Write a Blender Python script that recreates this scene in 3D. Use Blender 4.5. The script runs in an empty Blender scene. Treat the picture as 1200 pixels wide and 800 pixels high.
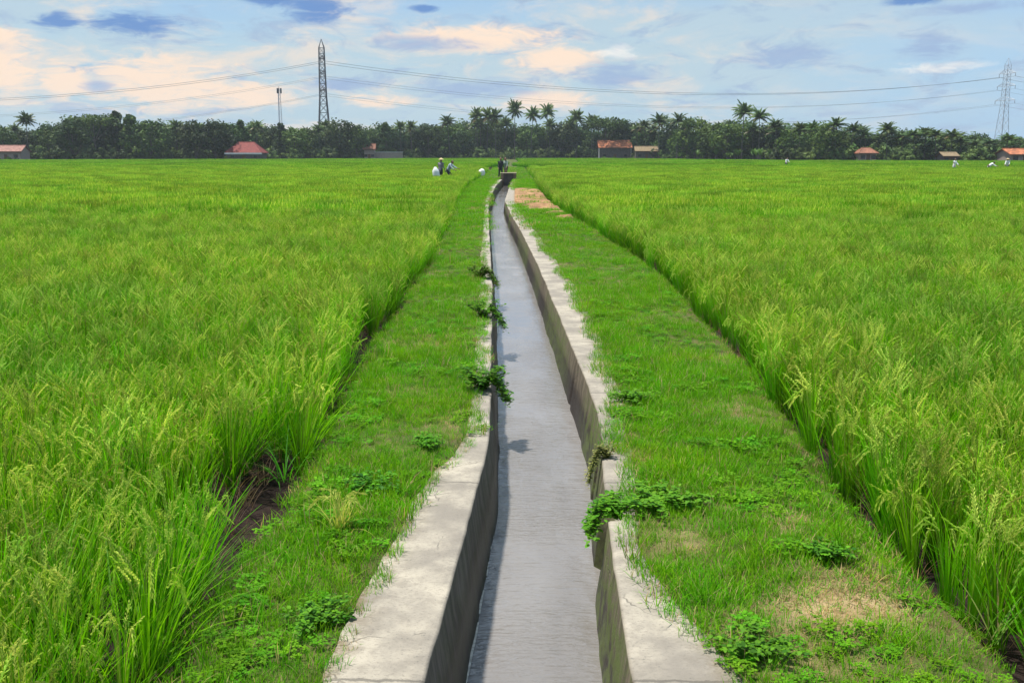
import bpy, bmesh, math, random
import numpy as np
from mathutils import Vector, Matrix, noise as mnoise

rad = math.radians
random.seed(7)
RNG = np.random.default_rng(11)
scene = bpy.context.scene
C = scene.collection

# ------------------------------------------------------------------ camera
EYE = 2.0                      # eye height above the canal coping (z = 0), metres
FPX = 1152.0                   # focal length in photo pixels (1200 x 800)
HORIZON = 180.0
PITCH = math.atan((400.0 - HORIZON) / FPX)
cam_data = bpy.data.cameras.new('camera')
cam = bpy.data.objects.new('camera', cam_data)
C.objects.link(cam)
cam_data.sensor_width = 36.0
cam_data.lens = 36.0 * FPX / 1200.0
cam_data.clip_start = 0.05
cam_data.clip_end = 6000.0
cam.location = (0, 0, EYE)
cam.rotation_euler = (math.pi / 2 - PITCH, 0, 0)
scene.camera = cam

# ------------------------------------------------------------------ light
SUN_EL, SUN_AZ = rad(73), rad(-78)        # azimuth from +Y towards +X; negative = left
sun_data = bpy.data.lights.new('sun', 'SUN')
sun_data.energy = 3.8
sun_data.angle = rad(3.0)
sun_data.color = (1.0, 0.955, 0.88)
sun = bpy.data.objects.new('sun', sun_data)
C.objects.link(sun)
sd = Vector((math.sin(SUN_AZ) * math.cos(SUN_EL), math.cos(SUN_AZ) * math.cos(SUN_EL), math.sin(SUN_EL)))
sun.rotation_euler = sd.to_track_quat('Z', 'Y').to_euler()
sun.location = (-30, -20, 60)

vs = scene.view_settings
vs.view_transform = 'Standard'
vs.look = 'None'
vs.exposure = 0.82
scene.cycles.max_bounces = 5
scene.cycles.diffuse_bounces = 3
scene.cycles.transmission_bounces = 2
vs.gamma = 1.0
vs.use_curve_mapping = False


class NT:
    """small helper to write node trees"""
    def __init__(self, tree):
        self.t = tree
        self.t.nodes.clear()

    def n(self, kind, **kw):
        nd = self.t.nodes.new(kind)
        ins = kw.pop('ins', {})
        for k, v in kw.items():
            setattr(nd, k, v)
        for k, v in ins.items():
            self.put(nd.inputs[k], v)
        return nd

    def put(self, sock, v):
        if isinstance(v, bpy.types.NodeSocket):
            self.t.links.new(v, sock)
        else:
            sock.default_value = v

    def m(self, op, a, b=None, c=None, clamp=False):
        nd = self.t.nodes.new('ShaderNodeMath')
        nd.operation = op
        nd.use_clamp = clamp
        self.put(nd.inputs[0], a)
        if b is not None:
            self.put(nd.inputs[1], b)
        if c is not None:
            self.put(nd.inputs[2], c)
        return nd.outputs[0]

    def mix(self, f, a, b, blend='MIX'):
        nd = self.t.nodes.new('ShaderNodeMix')
        nd.data_type = 'RGBA'
        nd.blend_type = blend
        self.put(nd.inputs[0], f)
        self.put(nd.inputs[6], a if isinstance(a, bpy.types.NodeSocket) else tuple(a) + (1,) * (4 - len(a)))
        self.put(nd.inputs[7], b if isinstance(b, bpy.types.NodeSocket) else tuple(b) + (1,) * (4 - len(b)))
        return nd.outputs[2]

    def ramp(self, f, lo, hi, a=0.0, b=1.0, smooth=True):
        nd = self.t.nodes.new('ShaderNodeMapRange')
        nd.interpolation_type = 'SMOOTHSTEP' if smooth else 'LINEAR'
        nd.clamp = True
        self.put(nd.inputs[0], f)
        nd.inputs[1].default_value = lo
        nd.inputs[2].default_value = hi
        nd.inputs[3].default_value = a
        nd.inputs[4].default_value = b
        return nd.outputs[0]

    def noise(self, vec, scale, detail=3.0, rough=0.55, dist=0.0, col=False):
        nd = self.t.nodes.new('ShaderNodeTexNoise')
        if vec is not None:
            self.put(nd.inputs['Vector'], vec)
        nd.inputs['Scale'].default_value = scale
        nd.inputs['Detail'].default_value = detail
        nd.inputs['Roughness'].default_value = rough
        nd.inputs['Distortion'].default_value = dist
        return nd.outputs['Color' if col else 'Fac']

    def mapping(self, vec, scale=(1, 1, 1), loc=(0, 0, 0)):
        nd = self.t.nodes.new('ShaderNodeMapping')
        self.put(nd.inputs['Vector'], vec)
        nd.inputs['Scale'].default_value = scale
        nd.inputs['Location'].default_value = loc
        return nd.outputs[0]


# ------------------------------------------------------------------ sky
world = bpy.data.worlds.new('World')
scene.world = world
world.use_nodes = True
w = NT(world.node_tree)
wo = w.n('ShaderNodeOutputWorld')
bg = w.n('ShaderNodeBackground', ins={'Strength': 0.093})
w.t.links.new(bg.outputs[0], wo.inputs[0])
sky = w.n('ShaderNodeTexSky', sky_type='NISHITA', sun_disc=False)
sky.sun_elevation = SUN_EL
sky.sun_rotation = SUN_AZ
sky.air_density = 1.0
sky.dust_density = 1.4
sky.ozone_density = 1.6
tc = w.n('ShaderNodeTexCoord')
sep = w.n('ShaderNodeSeparateXYZ', ins={0: tc.outputs['Generated']})
dx, dy, dz = sep.outputs[0], sep.outputs[1], sep.outputs[2]
zz = w.m('ADD', w.m('MAXIMUM', dz, 0.0), 0.20)
comb = w.n('ShaderNodeCombineXYZ', ins={0: w.m('DIVIDE', dx, zz), 1: w.m('DIVIDE', dy, zz), 2: 0.0})
cp = comb.outputs[0]
# layers of thin cloud seen from below
n_big = w.noise(w.mapping(cp, (1.0, 1.0, 1), (3.1, 1.7, 0)), 0.9, 5, 0.55, 0.3)
n_mid = w.noise(w.mapping(cp, (1.0, 1.0, 1), (7.3, 4.2, 2)), 3.0, 7, 0.64, 0.6)
n_low = w.noise(w.mapping(cp, (1.15, 0.9, 1), (1.3, 9.2, 5)), 4.2, 7, 0.66, 0.7)
az = w.m('ARCTAN2', dx, dy)
el = w.m('ARCSINE', dz)
hz = w.ramp(el, 0.0, 0.30, 0.0, 1.0)
base = w.mix(0.72, sky.outputs[0], (2.3, 3.75, 4.85))
right = w.ramp(az, 0.05, 0.5, 0.0, 1.0)
base = w.mix(w.m('MULTIPLY', right, 0.45), base, (2.3, 3.9, 6.0))
base = w.mix(w.ramp(el, 0.09, 0.17, 0.0, 0.5), base, (1.6, 2.95, 5.4))
veil = w.ramp(n_big, 0.36, 0.62)
base = w.mix(w.m('MULTIPLY', veil, w.ramp(az, 0.15, 0.6, 0.8, 0.45)), base, (3.25, 4.1, 4.55))
# warm sunlit cloud
warm = w.ramp(n_mid, 0.46, 0.68)
warm = w.m('MULTIPLY', warm, w.ramp(az, 0.05, 0.42, 1.0, 0.25))
base = w.mix(w.m('MULTIPLY', warm, 0.7), base, (5.9, 4.9, 4.0))
# grey-blue cloud bases
cool = w.ramp(n_low, 0.50, 0.66)
base = w.mix(w.m('MULTIPLY', cool, 0.8), base, (2.3, 3.1, 4.3))


def sky_blob(u, v, ru, rv):
    """soft ellipse at a direction in the sky (size in degrees-ish pixels)"""
    a0 = math.atan((u - 600) / FPX)
    e0 = PITCH + math.atan((400 - v) / FPX)
    e0 = math.atan2((400 - v) * math.cos(PITCH) - FPX * math.sin(PITCH),
                    math.hypot(u - 600, FPX * math.cos(PITCH) + (400 - v) * math.sin(PITCH)))
    da = w.m('DIVIDE', w.m('SUBTRACT', az, a0), ru / FPX)
    de = w.m('DIVIDE', w.m('SUBTRACT', el, e0), rv / FPX)
    r = w.m('SQRT', w.m('ADD', w.m('MULTIPLY', da, da), w.m('MULTIPLY', de, de)))
    return w.ramp(r, 0.0, 1.0, 1.0, 0.0)


n_fine = w.noise(w.mapping(cp, (1, 1, 1), (11.0, 2.0, 3)), 7.5, 8, 0.66, 0.9)


def add_blobs(base, blobs, colr, amt, lo, hi):
    acc = None
    for b in blobs:
        m_ = sky_blob(*b)
        acc = m_ if acc is None else w.m('MAXIMUM', acc, m_)
    msk = w.ramp(w.m('ADD', acc, w.m('MULTIPLY', w.m('SUBTRACT', n_fine, 0.5), 2.4)), lo, hi)
    msk = w.m('MULTIPLY', msk, w.ramp(acc, 0.0, 0.25))
    return w.mix(w.m('MULTIPLY', msk, amt), base, colr)


base = add_blobs(base, [(200, 96, 150, 52), (25, 85, 70, 50), (95, 95, 60, 34), (560, 45, 150, 26), (650, 70, 90, 26), (20, 45, 60, 18),
                        (640, 118, 90, 20), (300, 110, 90, 26), (450, 118, 60, 14)],
                 (6.6, 5.1, 3.9), 0.95, 0.1, 0.95)
base = add_blobs(base, [(1080, 80, 80, 12), (720, 62, 40, 14)], (6.4, 6.1, 5.6), 0.7, 0.2, 1.1)
base = add_blobs(base, [(905, 66, 90, 22), (1075, 58, 55, 26), (720, 88, 80, 26), (400, 98, 70, 13), (130, 101, 28, 12), (560, 105, 120, 20), (1120, 10, 90, 10), (500, 52, 110, 14)],
                 (2.0, 2.8, 4.3), 0.8, 0.15, 1.0)
base = add_blobs(base, [(178, 30, 95, 20), (90, 26, 42, 16), (382, 12, 60, 24), (330, 0, 60, 14), (1045, 2, 60, 9), (500, 10, 30, 8)],
                 (0.8, 1.75, 3.8), 0.95, 0.15, 0.95)
w.t.links.new(base, bg.inputs['Color'])

# ------------------------------------------------------------------ pixel -> world
CP, SP = math.cos(PITCH), math.sin(PITCH)


def px(u, v, z=0.0):
    """photo pixel -> point on the horizontal plane at height z"""
    rx, ry, rz = (u - 600) / FPX, CP + (400 - v) / FPX * SP, (400 - v) / FPX * CP - SP
    t = (z - EYE) / rz
    return rx * t, ry * t


def at(u, y):
    """x for photo column u at depth y (far things)"""
    return (u - 600) / FPX * y * CP


def ztop(v, y):
    """height of photo row v at depth y (far things)"""
    a = math.atan((400 - v) / FPX) - PITCH
    return EYE + y * math.tan(a)


# ------------------------------------------------------------------ tags and meshes
def tag(o, label=None, cat=None, group=None, kind=None):
    if label:
        o['label'] = label
    if cat:
        o['category'] = cat
    if group:
        o['group'] = group
    if kind:
        o['kind'] = kind
    return o


def empty(name, loc=(0, 0, 0), rz=0.0):
    o = bpy.data.objects.new(name, None)
    o.empty_display_size = 0.2
    C.objects.link(o)
    o.location = loc
    o.rotation_euler = (0, 0, rz)
    return o


class MB:
    """collects faces, then builds one mesh object"""
    def __init__(self):
        self.v, self.f, self.c, self.mi = [], [], [], []

    def quad_strip(self, L, R, col, mi=0):
        b = len(self.v)
        n = len(L)
        for i in range(n):
            self.v.append(tuple(L[i]))
            self.v.append(tuple(R[i]))
            c_ = col[i] if isinstance(col, list) else col
            self.c.append(c_)
            self.c.append(c_)
        for i in range(n - 1):
            self.f.append((b + 2 * i, b + 2 * i + 1, b + 2 * i + 3, b + 2 * i + 2))
            self.mi.append(mi)

    def poly(self, pts, col=(1, 1, 1), mi=0):
        b = len(self.v)
        for p in pts:
            self.v.append(tuple(p))
            self.c.append(col)
        self.f.append(tuple(range(b, b + len(pts))))
        self.mi.append(mi)

    def box(self, lo, hi, col=(1, 1, 1), mi=0, rot=None, piv=None):
        x0, y0, z0 = lo
        x1, y1, z1 = hi
        P = [Vector(p) for p in ((x0, y0, z0), (x1, y0, z0), (x1, y1, z0), (x0, y1, z0), (x0, y0, z1), (x1, y0, z1), (x1, y1, z1), (x0, y1, z1))]
        if rot is not None:
            P = [rot @ (p - Vector(piv)) + Vector(piv) for p in P]
        b = len(self.v)
        for p in P:
            self.v.append(tuple(p))
            self.c.append(col)
        for q in ((0, 3, 2, 1), (4, 5, 6, 7), (0, 1, 5, 4), (1, 2, 6, 5), (2, 3, 7, 6), (3, 0, 4, 7)):
            self.f.append(tuple(b + i for i in q))
            self.mi.append(mi)

    def tube(self, pts, radii, seg=6, col=(1, 1, 1), mi=0, cap=True):
        pts = [Vector(p) for p in pts]
        if not isinstance(radii, (list, tuple)):
            radii = [radii] * len(pts)
        b = len(self.v)
        n = len(pts)
        for i, p in enumerate(pts):
            d = (pts[min(i + 1, n - 1)] - pts[max(i - 1, 0)])
            d = d.normalized() if d.length > 1e-9 else Vector((0, 0, 1))
            up = Vector((0, 0, 1)) if abs(d.z) < 0.9 else Vector((0, 1, 0))
            s = d.cross(up).normalized()
            t = s.cross(d).normalized()
            for k in range(seg):
                a = 2 * math.pi * k / seg
                q = p + (s * math.cos(a) + t * math.sin(a)) * radii[i]
                self.v.append(tuple(q))
                self.c.append(col)
        for i in range(n - 1):
            for k in range(seg):
                k2 = (k + 1) % seg
                self.f.append((b + i * seg + k, b + i * seg + k2, b + (i + 1) * seg + k2, b + (i + 1) * seg + k))
                self.mi.append(mi)
        if cap:
            self.f.append(tuple(b + k for k in range(seg - 1, -1, -1)))
            self.mi.append(mi)
            self.f.append(tuple(b + (n - 1) * seg + k for k in range(seg)))
            self.mi.append(mi)

    def mesh(self, name, mats):
        me = bpy.data.meshes.new(name)
        me.from_pydata(self.v, [], self.f)
        for m_ in (mats if isinstance(mats, (list, tuple)) else [mats]):
            me.materials.append(m_)
        me.polygons.foreach_set('material_index', self.mi)
        at_ = me.attributes.new('col', 'FLOAT_COLOR', 'POINT')
        arr = np.ones((len(self.v), 4), dtype=np.float32)
        arr[:, :3] = np.array(self.c, dtype=np.float32)[:, :3]
        at_.data.foreach_set('color', arr.ravel())
        me.update()
        return me

    def build(self, name, mats, parent=None, smooth=False, link=True):
        me = self.mesh(name, mats)
        if smooth:
            me.polygons.foreach_set('use_smooth', [True] * len(me.polygons))
        o = bpy.data.objects.new(name, me)
        if link:
            C.objects.link(o)
        if parent is not None:
            o.parent = parent
        return o


def link_obj(name, me, parent=None):
    o = bpy.data.objects.new(name, me)
    C.objects.link(o)
    if parent is not None:
        o.parent = parent
    return o


# ------------------------------------------------------------------ materials
def new_mat(name):
    m_ = bpy.data.materials.new(name)
    m_.use_nodes = True
    t = NT(m_.node_tree)
    out = t.n('ShaderNodeOutputMaterial')
    return m_, t, out


def leaf_material(name, trans=0.35, rough=0.5, var=0.35, patch_scale=0.35, patch_col=None, patch_amt=0.4, spec=0.35):
    """colour from the mesh's own leaf tint, varied by plant and by drifts in the field"""
    m_, t, out = new_mat(name)
    a = t.n('ShaderNodeAttribute', attribute_name='col')
    info = t.n('ShaderNodeObjectInfo')
    geo = t.n('ShaderNodeNewGeometry')
    col = a.outputs['Color']
    val = t.ramp(info.outputs['Random'], 0, 1, 1 - var, 1 + var, smooth=False)
    hsv = t.n('ShaderNodeHueSaturation', ins={'Color': col, 'Value': val})
    hs2 = t.ramp(t.m('FRACT', t.m('MULTIPLY', info.outputs['Random'], 17.3)), 0, 1, 0.482, 0.515, smooth=False)
    t.put(hsv.inputs['Hue'], hs2)
    col = hsv.outputs[0]
    nz = t.noise(geo.outputs['Position'], patch_scale, 4, 0.6)
    if patch_col is not None:
        col = t.mix(t.m('MULTIPLY', t.ramp(nz, 0.45, 0.68), patch_amt), col, t.mix(1.0, col, patch_col, 'MULTIPLY'))
    p = t.n('ShaderNodeBsdfPrincipled', ins={'Base Color': col, 'Roughness': rough, 'Specular IOR Level': spec})
    tr = t.n('ShaderNodeBsdfTranslucent', ins={'Color': t.mix(0.5, col, t.mix(1.0, col, (1.25, 1.15, 0.55), 'MULTIPLY'))})
    mx = t.n('ShaderNodeMixShader', ins={0: trans, 1: p.outputs[0], 2: tr.outputs[0]})
    t.put(out.inputs[0], mx.outputs[0])
    return m_


M_RICE = leaf_material('rice_leaf', 0.45, 0.6, 0.42, 0.30, (0.62, 0.80, 0.85), 0.8, 0.06)
M_GRASS = leaf_material('grass_leaf', 0.42, 0.6, 0.28, 0.9, (1.3, 1.08, 0.75), 0.6, 0.08)
M_WEED = leaf_material('weed_leaf', 0.4, 0.55, 0.12, 1.5, (0.8, 0.9, 0.8), 0.3, 0.15)
M_TREE = leaf_material('tree_leaf', 0.25, 0.6, 0.55, 0.05, (0.8, 0.9, 1.0), 0.5, 0.2)
M_PALM = leaf_material('palm_leaf', 0.22, 0.45, 0.3, 0.05, (0.85, 0.9, 0.9), 0.5, 0.3)


def plain(name, col, rough=0.7, nscale=6.0, var=0.25, metal=0.0, bump=0.0, spec=0.4):
    m_, t, out = new_mat(name)
    tcx = t.n('ShaderNodeTexCoord')
    nz = t.noise(tcx.outputs['Object'], nscale, 5, 0.6)
    c2 = t.mix(t.ramp(nz, 0.3, 0.7), tuple(x * (1 - var) for x in col), tuple(min(1, x * (1 + var)) for x in col))
    p = t.n('ShaderNodeBsdfPrincipled', ins={'Base Color': c2, 'Roughness': rough, 'Metallic': metal, 'Specular IOR Level': spec})
    if bump:
        bp = t.n('ShaderNodeBump', ins={'Strength': bump, 'Distance': 0.02, 'Height': nz})
        t.put(p.inputs['Normal'], bp.outputs[0])
    t.put(out.inputs[0], p.outputs[0])
    return m_


M_TRUNK = plain('trunk_bark', (0.11, 0.095, 0.08), 0.9, 3, 0.4)
M_STEEL = plain('galvanised_steel', (0.09, 0.095, 0.10), 0.6, 0.4, 0.15, 0.2)
M_STEEL_PALE = plain('pale_galvanised_steel', (0.42, 0.45, 0.48), 0.6, 0.4, 0.15, 0.2)
M_STEEL_RED = plain('red_painted_steel', (0.32, 0.10, 0.08), 0.6, 0.4, 0.15)
M_WIRE = plain('aluminium_conductor', (0.14, 0.15, 0.16), 0.6, 1, 0.1)
M_GLASSINS = plain('insulator_glaze', (0.12, 0.08, 0.06), 0.3, 1, 0.1)

# ground: paddy mud, bank soil, bare orange earth
M_GROUND, t, out = new_mat('field_ground')
geo = t.n('ShaderNodeNewGeometry')
P = geo.outputs['Position']
aB = t.n('ShaderNodeAttribute', attribute_name='col')
sp = t.n('ShaderNodeSeparateColor', ins={0: aB.outputs['Color']})
n1 = t.noise(P, 3.0, 6, 0.6)
n2 = t.noise(P, 0.7, 4, 0.6)
mud = t.mix(t.ramp(n1, 0.3, 0.7), (0.018, 0.011, 0.010), (0.038, 0.025, 0.018))
bank = t.mix(t.ramp(n1, 0.35, 0.7), (0.05, 0.075, 0.012), (0.12, 0.115, 0.035))
bank = t.mix(t.ramp(n2, 0.4, 0.7), bank, (0.06, 0.085, 0.02))
dry = t.mix(t.ramp(n1, 0.35, 0.65), (0.26, 0.18, 0.09), (0.38, 0.28, 0.15))
earth = t.mix(t.ramp(n1, 0.35, 0.65), (0.20, 0.11, 0.05), (0.40, 0.235, 0.115))
col = t.mix(sp.outputs[0], mud, bank)
col = t.mix(sp.outputs[2], col, dry)
col = t.mix(sp.outputs[1], col, earth)
p = t.n('ShaderNodeBsdfPrincipled', ins={'Base Color': col, 'Roughness': 0.95, 'Specular IOR Level': 0.2})
nb = t.noise(P, 25.0, 5, 0.7)
bp = t.n('ShaderNodeBump', ins={'Strength': 0.7, 'Distance': 0.03, 'Height': nb})
t.put(p.inputs['Normal'], bp.outputs[0])
t.put(out.inputs[0], p.outputs[0])


def concrete(name, face):
    """weathered canal render: pale worn top, stained and wet-dark inner face"""
    m_, t, out = new_mat(name)
    geo = t.n('ShaderNodeNewGeometry')
    P = geo.outputs['Position']
    a = t.n('ShaderNodeAttribute', attribute_name='col')      # r: face, g: moss, b: dirt
    sp = t.n('ShaderNodeSeparateColor', ins={0: a.outputs['Color']})
    pz = t.n('ShaderNodeSeparateXYZ', ins={0: P})
    nL = t.noise(P, 2.2, 5, 0.6)
    nM = t.noise(P, 9.0, 6, 0.65)
    nF = t.noise(t.mapping(P, (1.0, 1.6, 1)), 48.0, 5, 0.75)
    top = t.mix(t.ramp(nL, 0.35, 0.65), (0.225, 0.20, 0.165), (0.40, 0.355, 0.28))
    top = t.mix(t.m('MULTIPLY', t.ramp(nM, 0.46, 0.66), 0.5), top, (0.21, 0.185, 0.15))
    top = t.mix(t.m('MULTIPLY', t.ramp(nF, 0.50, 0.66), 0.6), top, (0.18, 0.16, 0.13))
    # speckled lichen dots
    vor = t.n('ShaderNodeTexVoronoi', ins={'Vector': P, 'Scale': 38.0})
    spots = t.m('MULTIPLY', t.ramp(vor.outputs['Distance'], 0.10, 0.22, 1, 0), t.ramp(nM, 0.45, 0.6))
    top = t.mix(t.m('MULTIPLY', spots, 0.55), top, (0.12, 0.115, 0.10))
    # shrinkage cracks
    vc = t.n('ShaderNodeTexVoronoi', feature='DISTANCE_TO_EDGE', ins={'Vector': t.mix(0.12, P, t.noise(P, 5.0, 3, 0.6, col=True)), 'Scale': 1.7})
    crack = t.ramp(vc.outputs['Distance'], 0.0, 0.007, 1, 0)
    crack = t.m('MULTIPLY', crack, t.ramp(nL, 0.45, 0.6))
    jy = t.m('ADD', t.m('MULTIPLY', pz.outputs[1], 0.43), t.m('MULTIPLY', t.m('SUBTRACT', nM, 0.5), 0.03))
    joint = t.ramp(t.m('ABSOLUTE', t.m('SUBTRACT', t.m('FRACT', jy), 0.5)), 0.0015, 0.005, 1, 0)
    crack = t.m('MAXIMUM', crack, joint)
    top = t.mix(t.m('MULTIPLY', crack, 0.7), top, (0.10, 0.09, 0.075))
    vert = t.noise(t.mapping(P, (9, 9, 0.8)), 1.6, 5, 0.65)
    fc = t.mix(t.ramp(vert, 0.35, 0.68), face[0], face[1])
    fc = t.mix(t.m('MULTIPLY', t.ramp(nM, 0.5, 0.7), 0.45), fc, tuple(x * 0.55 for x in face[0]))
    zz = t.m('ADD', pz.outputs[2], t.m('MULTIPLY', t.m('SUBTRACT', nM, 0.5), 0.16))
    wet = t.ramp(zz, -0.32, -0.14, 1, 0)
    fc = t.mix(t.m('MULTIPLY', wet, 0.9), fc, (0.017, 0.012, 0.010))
    moss = t.m('MULTIPLY', sp.outputs[1], t.ramp(nM, 0.38, 0.58))
    fc = t.mix(moss, fc, (0.09, 0.12, 0.025))
    col = t.mix(sp.outputs[0], top, fc)
    dirt = t.m('MULTIPLY', sp.outputs[2], t.ramp(t.m('ADD', nM, t.m('MULTIPLY', t.m('SUBTRACT', nF, 0.5), 0.5)), 0.40, 0.58))
    col = t.mix(t.m('MULTIPLY', dirt, 0.85), col, (0.15, 0.11, 0.06))
    rg = t.mix(wet, (0.92,) * 3, (0.45,) * 3)
    p = t.n('ShaderNodeBsdfPrincipled', ins={'Base Color': col, 'Roughness': rg, 'Specular IOR Level': 0.3})
    hsum = t.m('ADD', t.m('MULTIPLY', nM, 0.7), t.m('ADD', t.m('MULTIPLY', nF, 0.35), t.m('MULTIPLY', crack, -0.5)))
    bp = t.n('ShaderNodeBump', ins={'Strength': 0.55, 'Distance': 0.02, 'Height': hsum})
    t.put(p.inputs['Normal'], bp.outputs[0])
    t.put(out.inputs[0], p.outputs[0])
    return m_


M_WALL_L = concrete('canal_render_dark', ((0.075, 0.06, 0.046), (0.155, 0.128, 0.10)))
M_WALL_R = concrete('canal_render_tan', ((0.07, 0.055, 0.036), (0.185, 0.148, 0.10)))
M_GLINT = plain('waterline_glint', (0.48, 0.44, 0.37), 0.8, 30, 0.35)  # pale colour standing in for the sun glint along the water's edge

# muddy water
M_WATER, t, out = new_mat('muddy_water')
geo = t.n('ShaderNodeNewGeometry')
P = geo.outputs['Position']
w1 = t.noise(t.mapping(P, (3.0, 9.0, 1)), 1.6, 3, 0.55, 0.4)
w2 = t.noise(t.mapping(P, (6.0, 22.0, 1), (3, 1, 0)), 1.7, 3, 0.6, 0.5)
w3 = t.noise(t.mapping(P, (1.2, 0.35, 1)), 1.0, 3, 0.5)
colw = t.mix(t.ramp(w3, 0.35, 0.65), (0.175, 0.160, 0.148), (0.22, 0.205, 0.192))
p = t.n('ShaderNodeBsdfPrincipled', ins={'Base Color': colw, 'Roughness': 0.03, 'IOR': 1.7, 'Specular IOR Level': 0.5})
sy = t.n('ShaderNodeSeparateXYZ', ins={0: P})
wp_ = t.m('MULTIPLY', t.ramp(t.noise(t.mapping(P, (1.6, 0.9, 1), (5, 3, 0)), 1.0, 3, 0.6), 0.30, 0.65, 0.35, 1.3), t.ramp(sy.outputs[1], 4.5, 14.0, 1.0, 0.18))
bp = t.n('ShaderNodeBump', ins={'Strength': 0.5, 'Distance': 0.03, 'Height': t.m('MULTIPLY', wp_, t.m('ADD', w1, t.m('MULTIPLY', w2, 0.8)))})
t.put(p.inputs['Normal'], bp.outputs[0])
t.put(out.inputs[0], p.outputs[0])

# ------------------------------------------------------------------ traced plan of canal and banks
YG = np.arange(-6.0, 420.0, 0.1)


def trace(pts, head=None, tail=None, smooth=5, z=0.0):
    w_ = sorted([(px(u, v, z)[1], px(u, v, z)[0]) for u, v in pts])
    ys = [a for a, b in w_]
    xs = [b for a, b in w_]
    if head is not None:
        ys.insert(0, -6.0)
        xs.insert(0, head)
    if tail is not None:
        for yy, xx in tail:
            ys.append(yy)
            xs.append(xx)
    g = np.interp(YG, ys, xs)
    k = np.hanning(2 * smooth + 3)
    k /= k.sum()
    return np.convolve(np.pad(g, smooth + 1, mode='edge'), k, 'valid')


TAIL = 0
L_IN = trace([(495, 800), (540, 650), (573, 515), (575, 470), (576, 420), (577, 370), (577, 330), (574, 280), (572.5, 250), (573, 235)],
             -0.62, [(62, -1.02), (70, -0.92), (78, -0.78), (420, -0.78)])
L_OUT = trace([(375, 800), (425, 700), (470, 615), (492, 570), (540, 522), (553, 490), (556, 440), (557, 395), (563, 330), (564, 300), (567, 260), (569, 235)],
              -1.15, [(62, -1.36), (70, -1.26), (78, -1.12), (420, -1.12)], 4)
R_IN = trace([(742, 800), (716, 645), (709, 580), (704, 520), (700, 480), (680, 430), (655, 370), (630, 310), (610, 270), (598, 250), (591.5, 235)],
             0.30, [(62, -0.16), (70, -0.06), (78, 0.10), (420, 0.10)])
R_OUT = trace([(884, 800), (826, 745), (772, 690), (750, 650), (748, 600), (746, 560), (733, 505), (728, 470), (704, 400), (683, 350), (655, 310), (627, 270), (611, 250), (603, 236)],
              0.95, [(62, 0.20), (70, 0.30), (78, 0.46), (420, 0.46)], 4)
L_RICE = trace([(165, 800), (222, 690), (332, 575), (408, 430), (455, 365), (503, 298), (530, 240), (541, 222)],
               -1.75, [(62, -2.9), (80, -3.0), (420, -2.4)], 8)
R_RICE = trace([(1230, 800), (1180, 738), (1100, 672), (1005, 590), (955, 510), (890, 430), (820, 360), (780, 320), (740, 292), (690, 262), (655, 242)],
               2.1, [(46, 1.75), (60, 1.6), (80, 1.9), (420, 1.4)], 8)


def ev(arr, y):
    return np.interp(y, YG, arr)


CANAL_END = 78.0
WATER_Z = -0.50
PADDY_Z = -0.20


def treeline(u):
    return float(np.interp(u, [-200, 0, 300, 500, 720, 850, 920, 1200, 1400], [262, 268, 300, 350, 350, 275, 250, 228, 225]))


def n2(x, y, s, o=0.0):
    return mnoise.noise(Vector((x * s + o, y * s - o, o * 0.37)))


def bank_z(x, y):
    sl = soil_amount(x, y) if 30 < y < 66 else 0.0
    return sl * (0.07 + 0.10 * n2(x, y, 0.9, 6.0) + 0.05 * n2(x, y, 2.5, 1.0)) + 0.022 * n2(x, y, 1.3, 3.0) + 0.012 * n2(x, y, 4.0, 8.0)


def dry_amount(x, y):
    """how parched the bank is (0..1)"""
    d = 0.0
    for cx, cy, rx, ry, a in DRY:
        r = ((x - cx) / rx) ** 2 + ((y - cy) / ry) ** 2
        d = max(d, a * math.exp(-r * 1.2))
    d = d * (0.75 + 0.9 * n2(x, y, 2.2, 5.0)) + 0.5 * max(0.0, n2(x, y, 0.9, 13.0) - 0.08)
    return min(1.0, max(0.0, d))


DRY = []
for u, v, du, dv, a in [(985, 715, 100, 45, 1.0), (930, 610, 60, 22, 0.6), (800, 630, 45, 25, 0.7), (1000, 760, 80, 30, 0.5), (860, 480, 50, 14, 0.6), (1085, 700, 40, 30, 0.35), (545, 505, 40, 20, 0.5)]:
    x0, y0 = px(u, v)
    x1, _ = px(u + du, v)
    _, y1 = px(u, v - dv)
    DRY.append((x0, y0, abs(x1 - x0), abs(y1 - y0), a))


def soil_amount(x, y):
    if y < 30 or y > 66:
        return 0.0
    r = float(ev(R_OUT, y))
    rr = float(ev(R_RICE, y))
    tt = (x - r) / max(0.1, rr - r)
    lo = 37 + 5 * n2(x, y, 0.9, 2.0) - 5 * tt
    return max(0.0, min(1.0, (y - lo) / 2.0)) * max(0.0, min(1.0, (58 + 6 * n2(x, y, 0.7, 9.0) - y) / 4.0)) * (1.0 if -0.3 < tt < 1.15 else 0.0)


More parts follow.
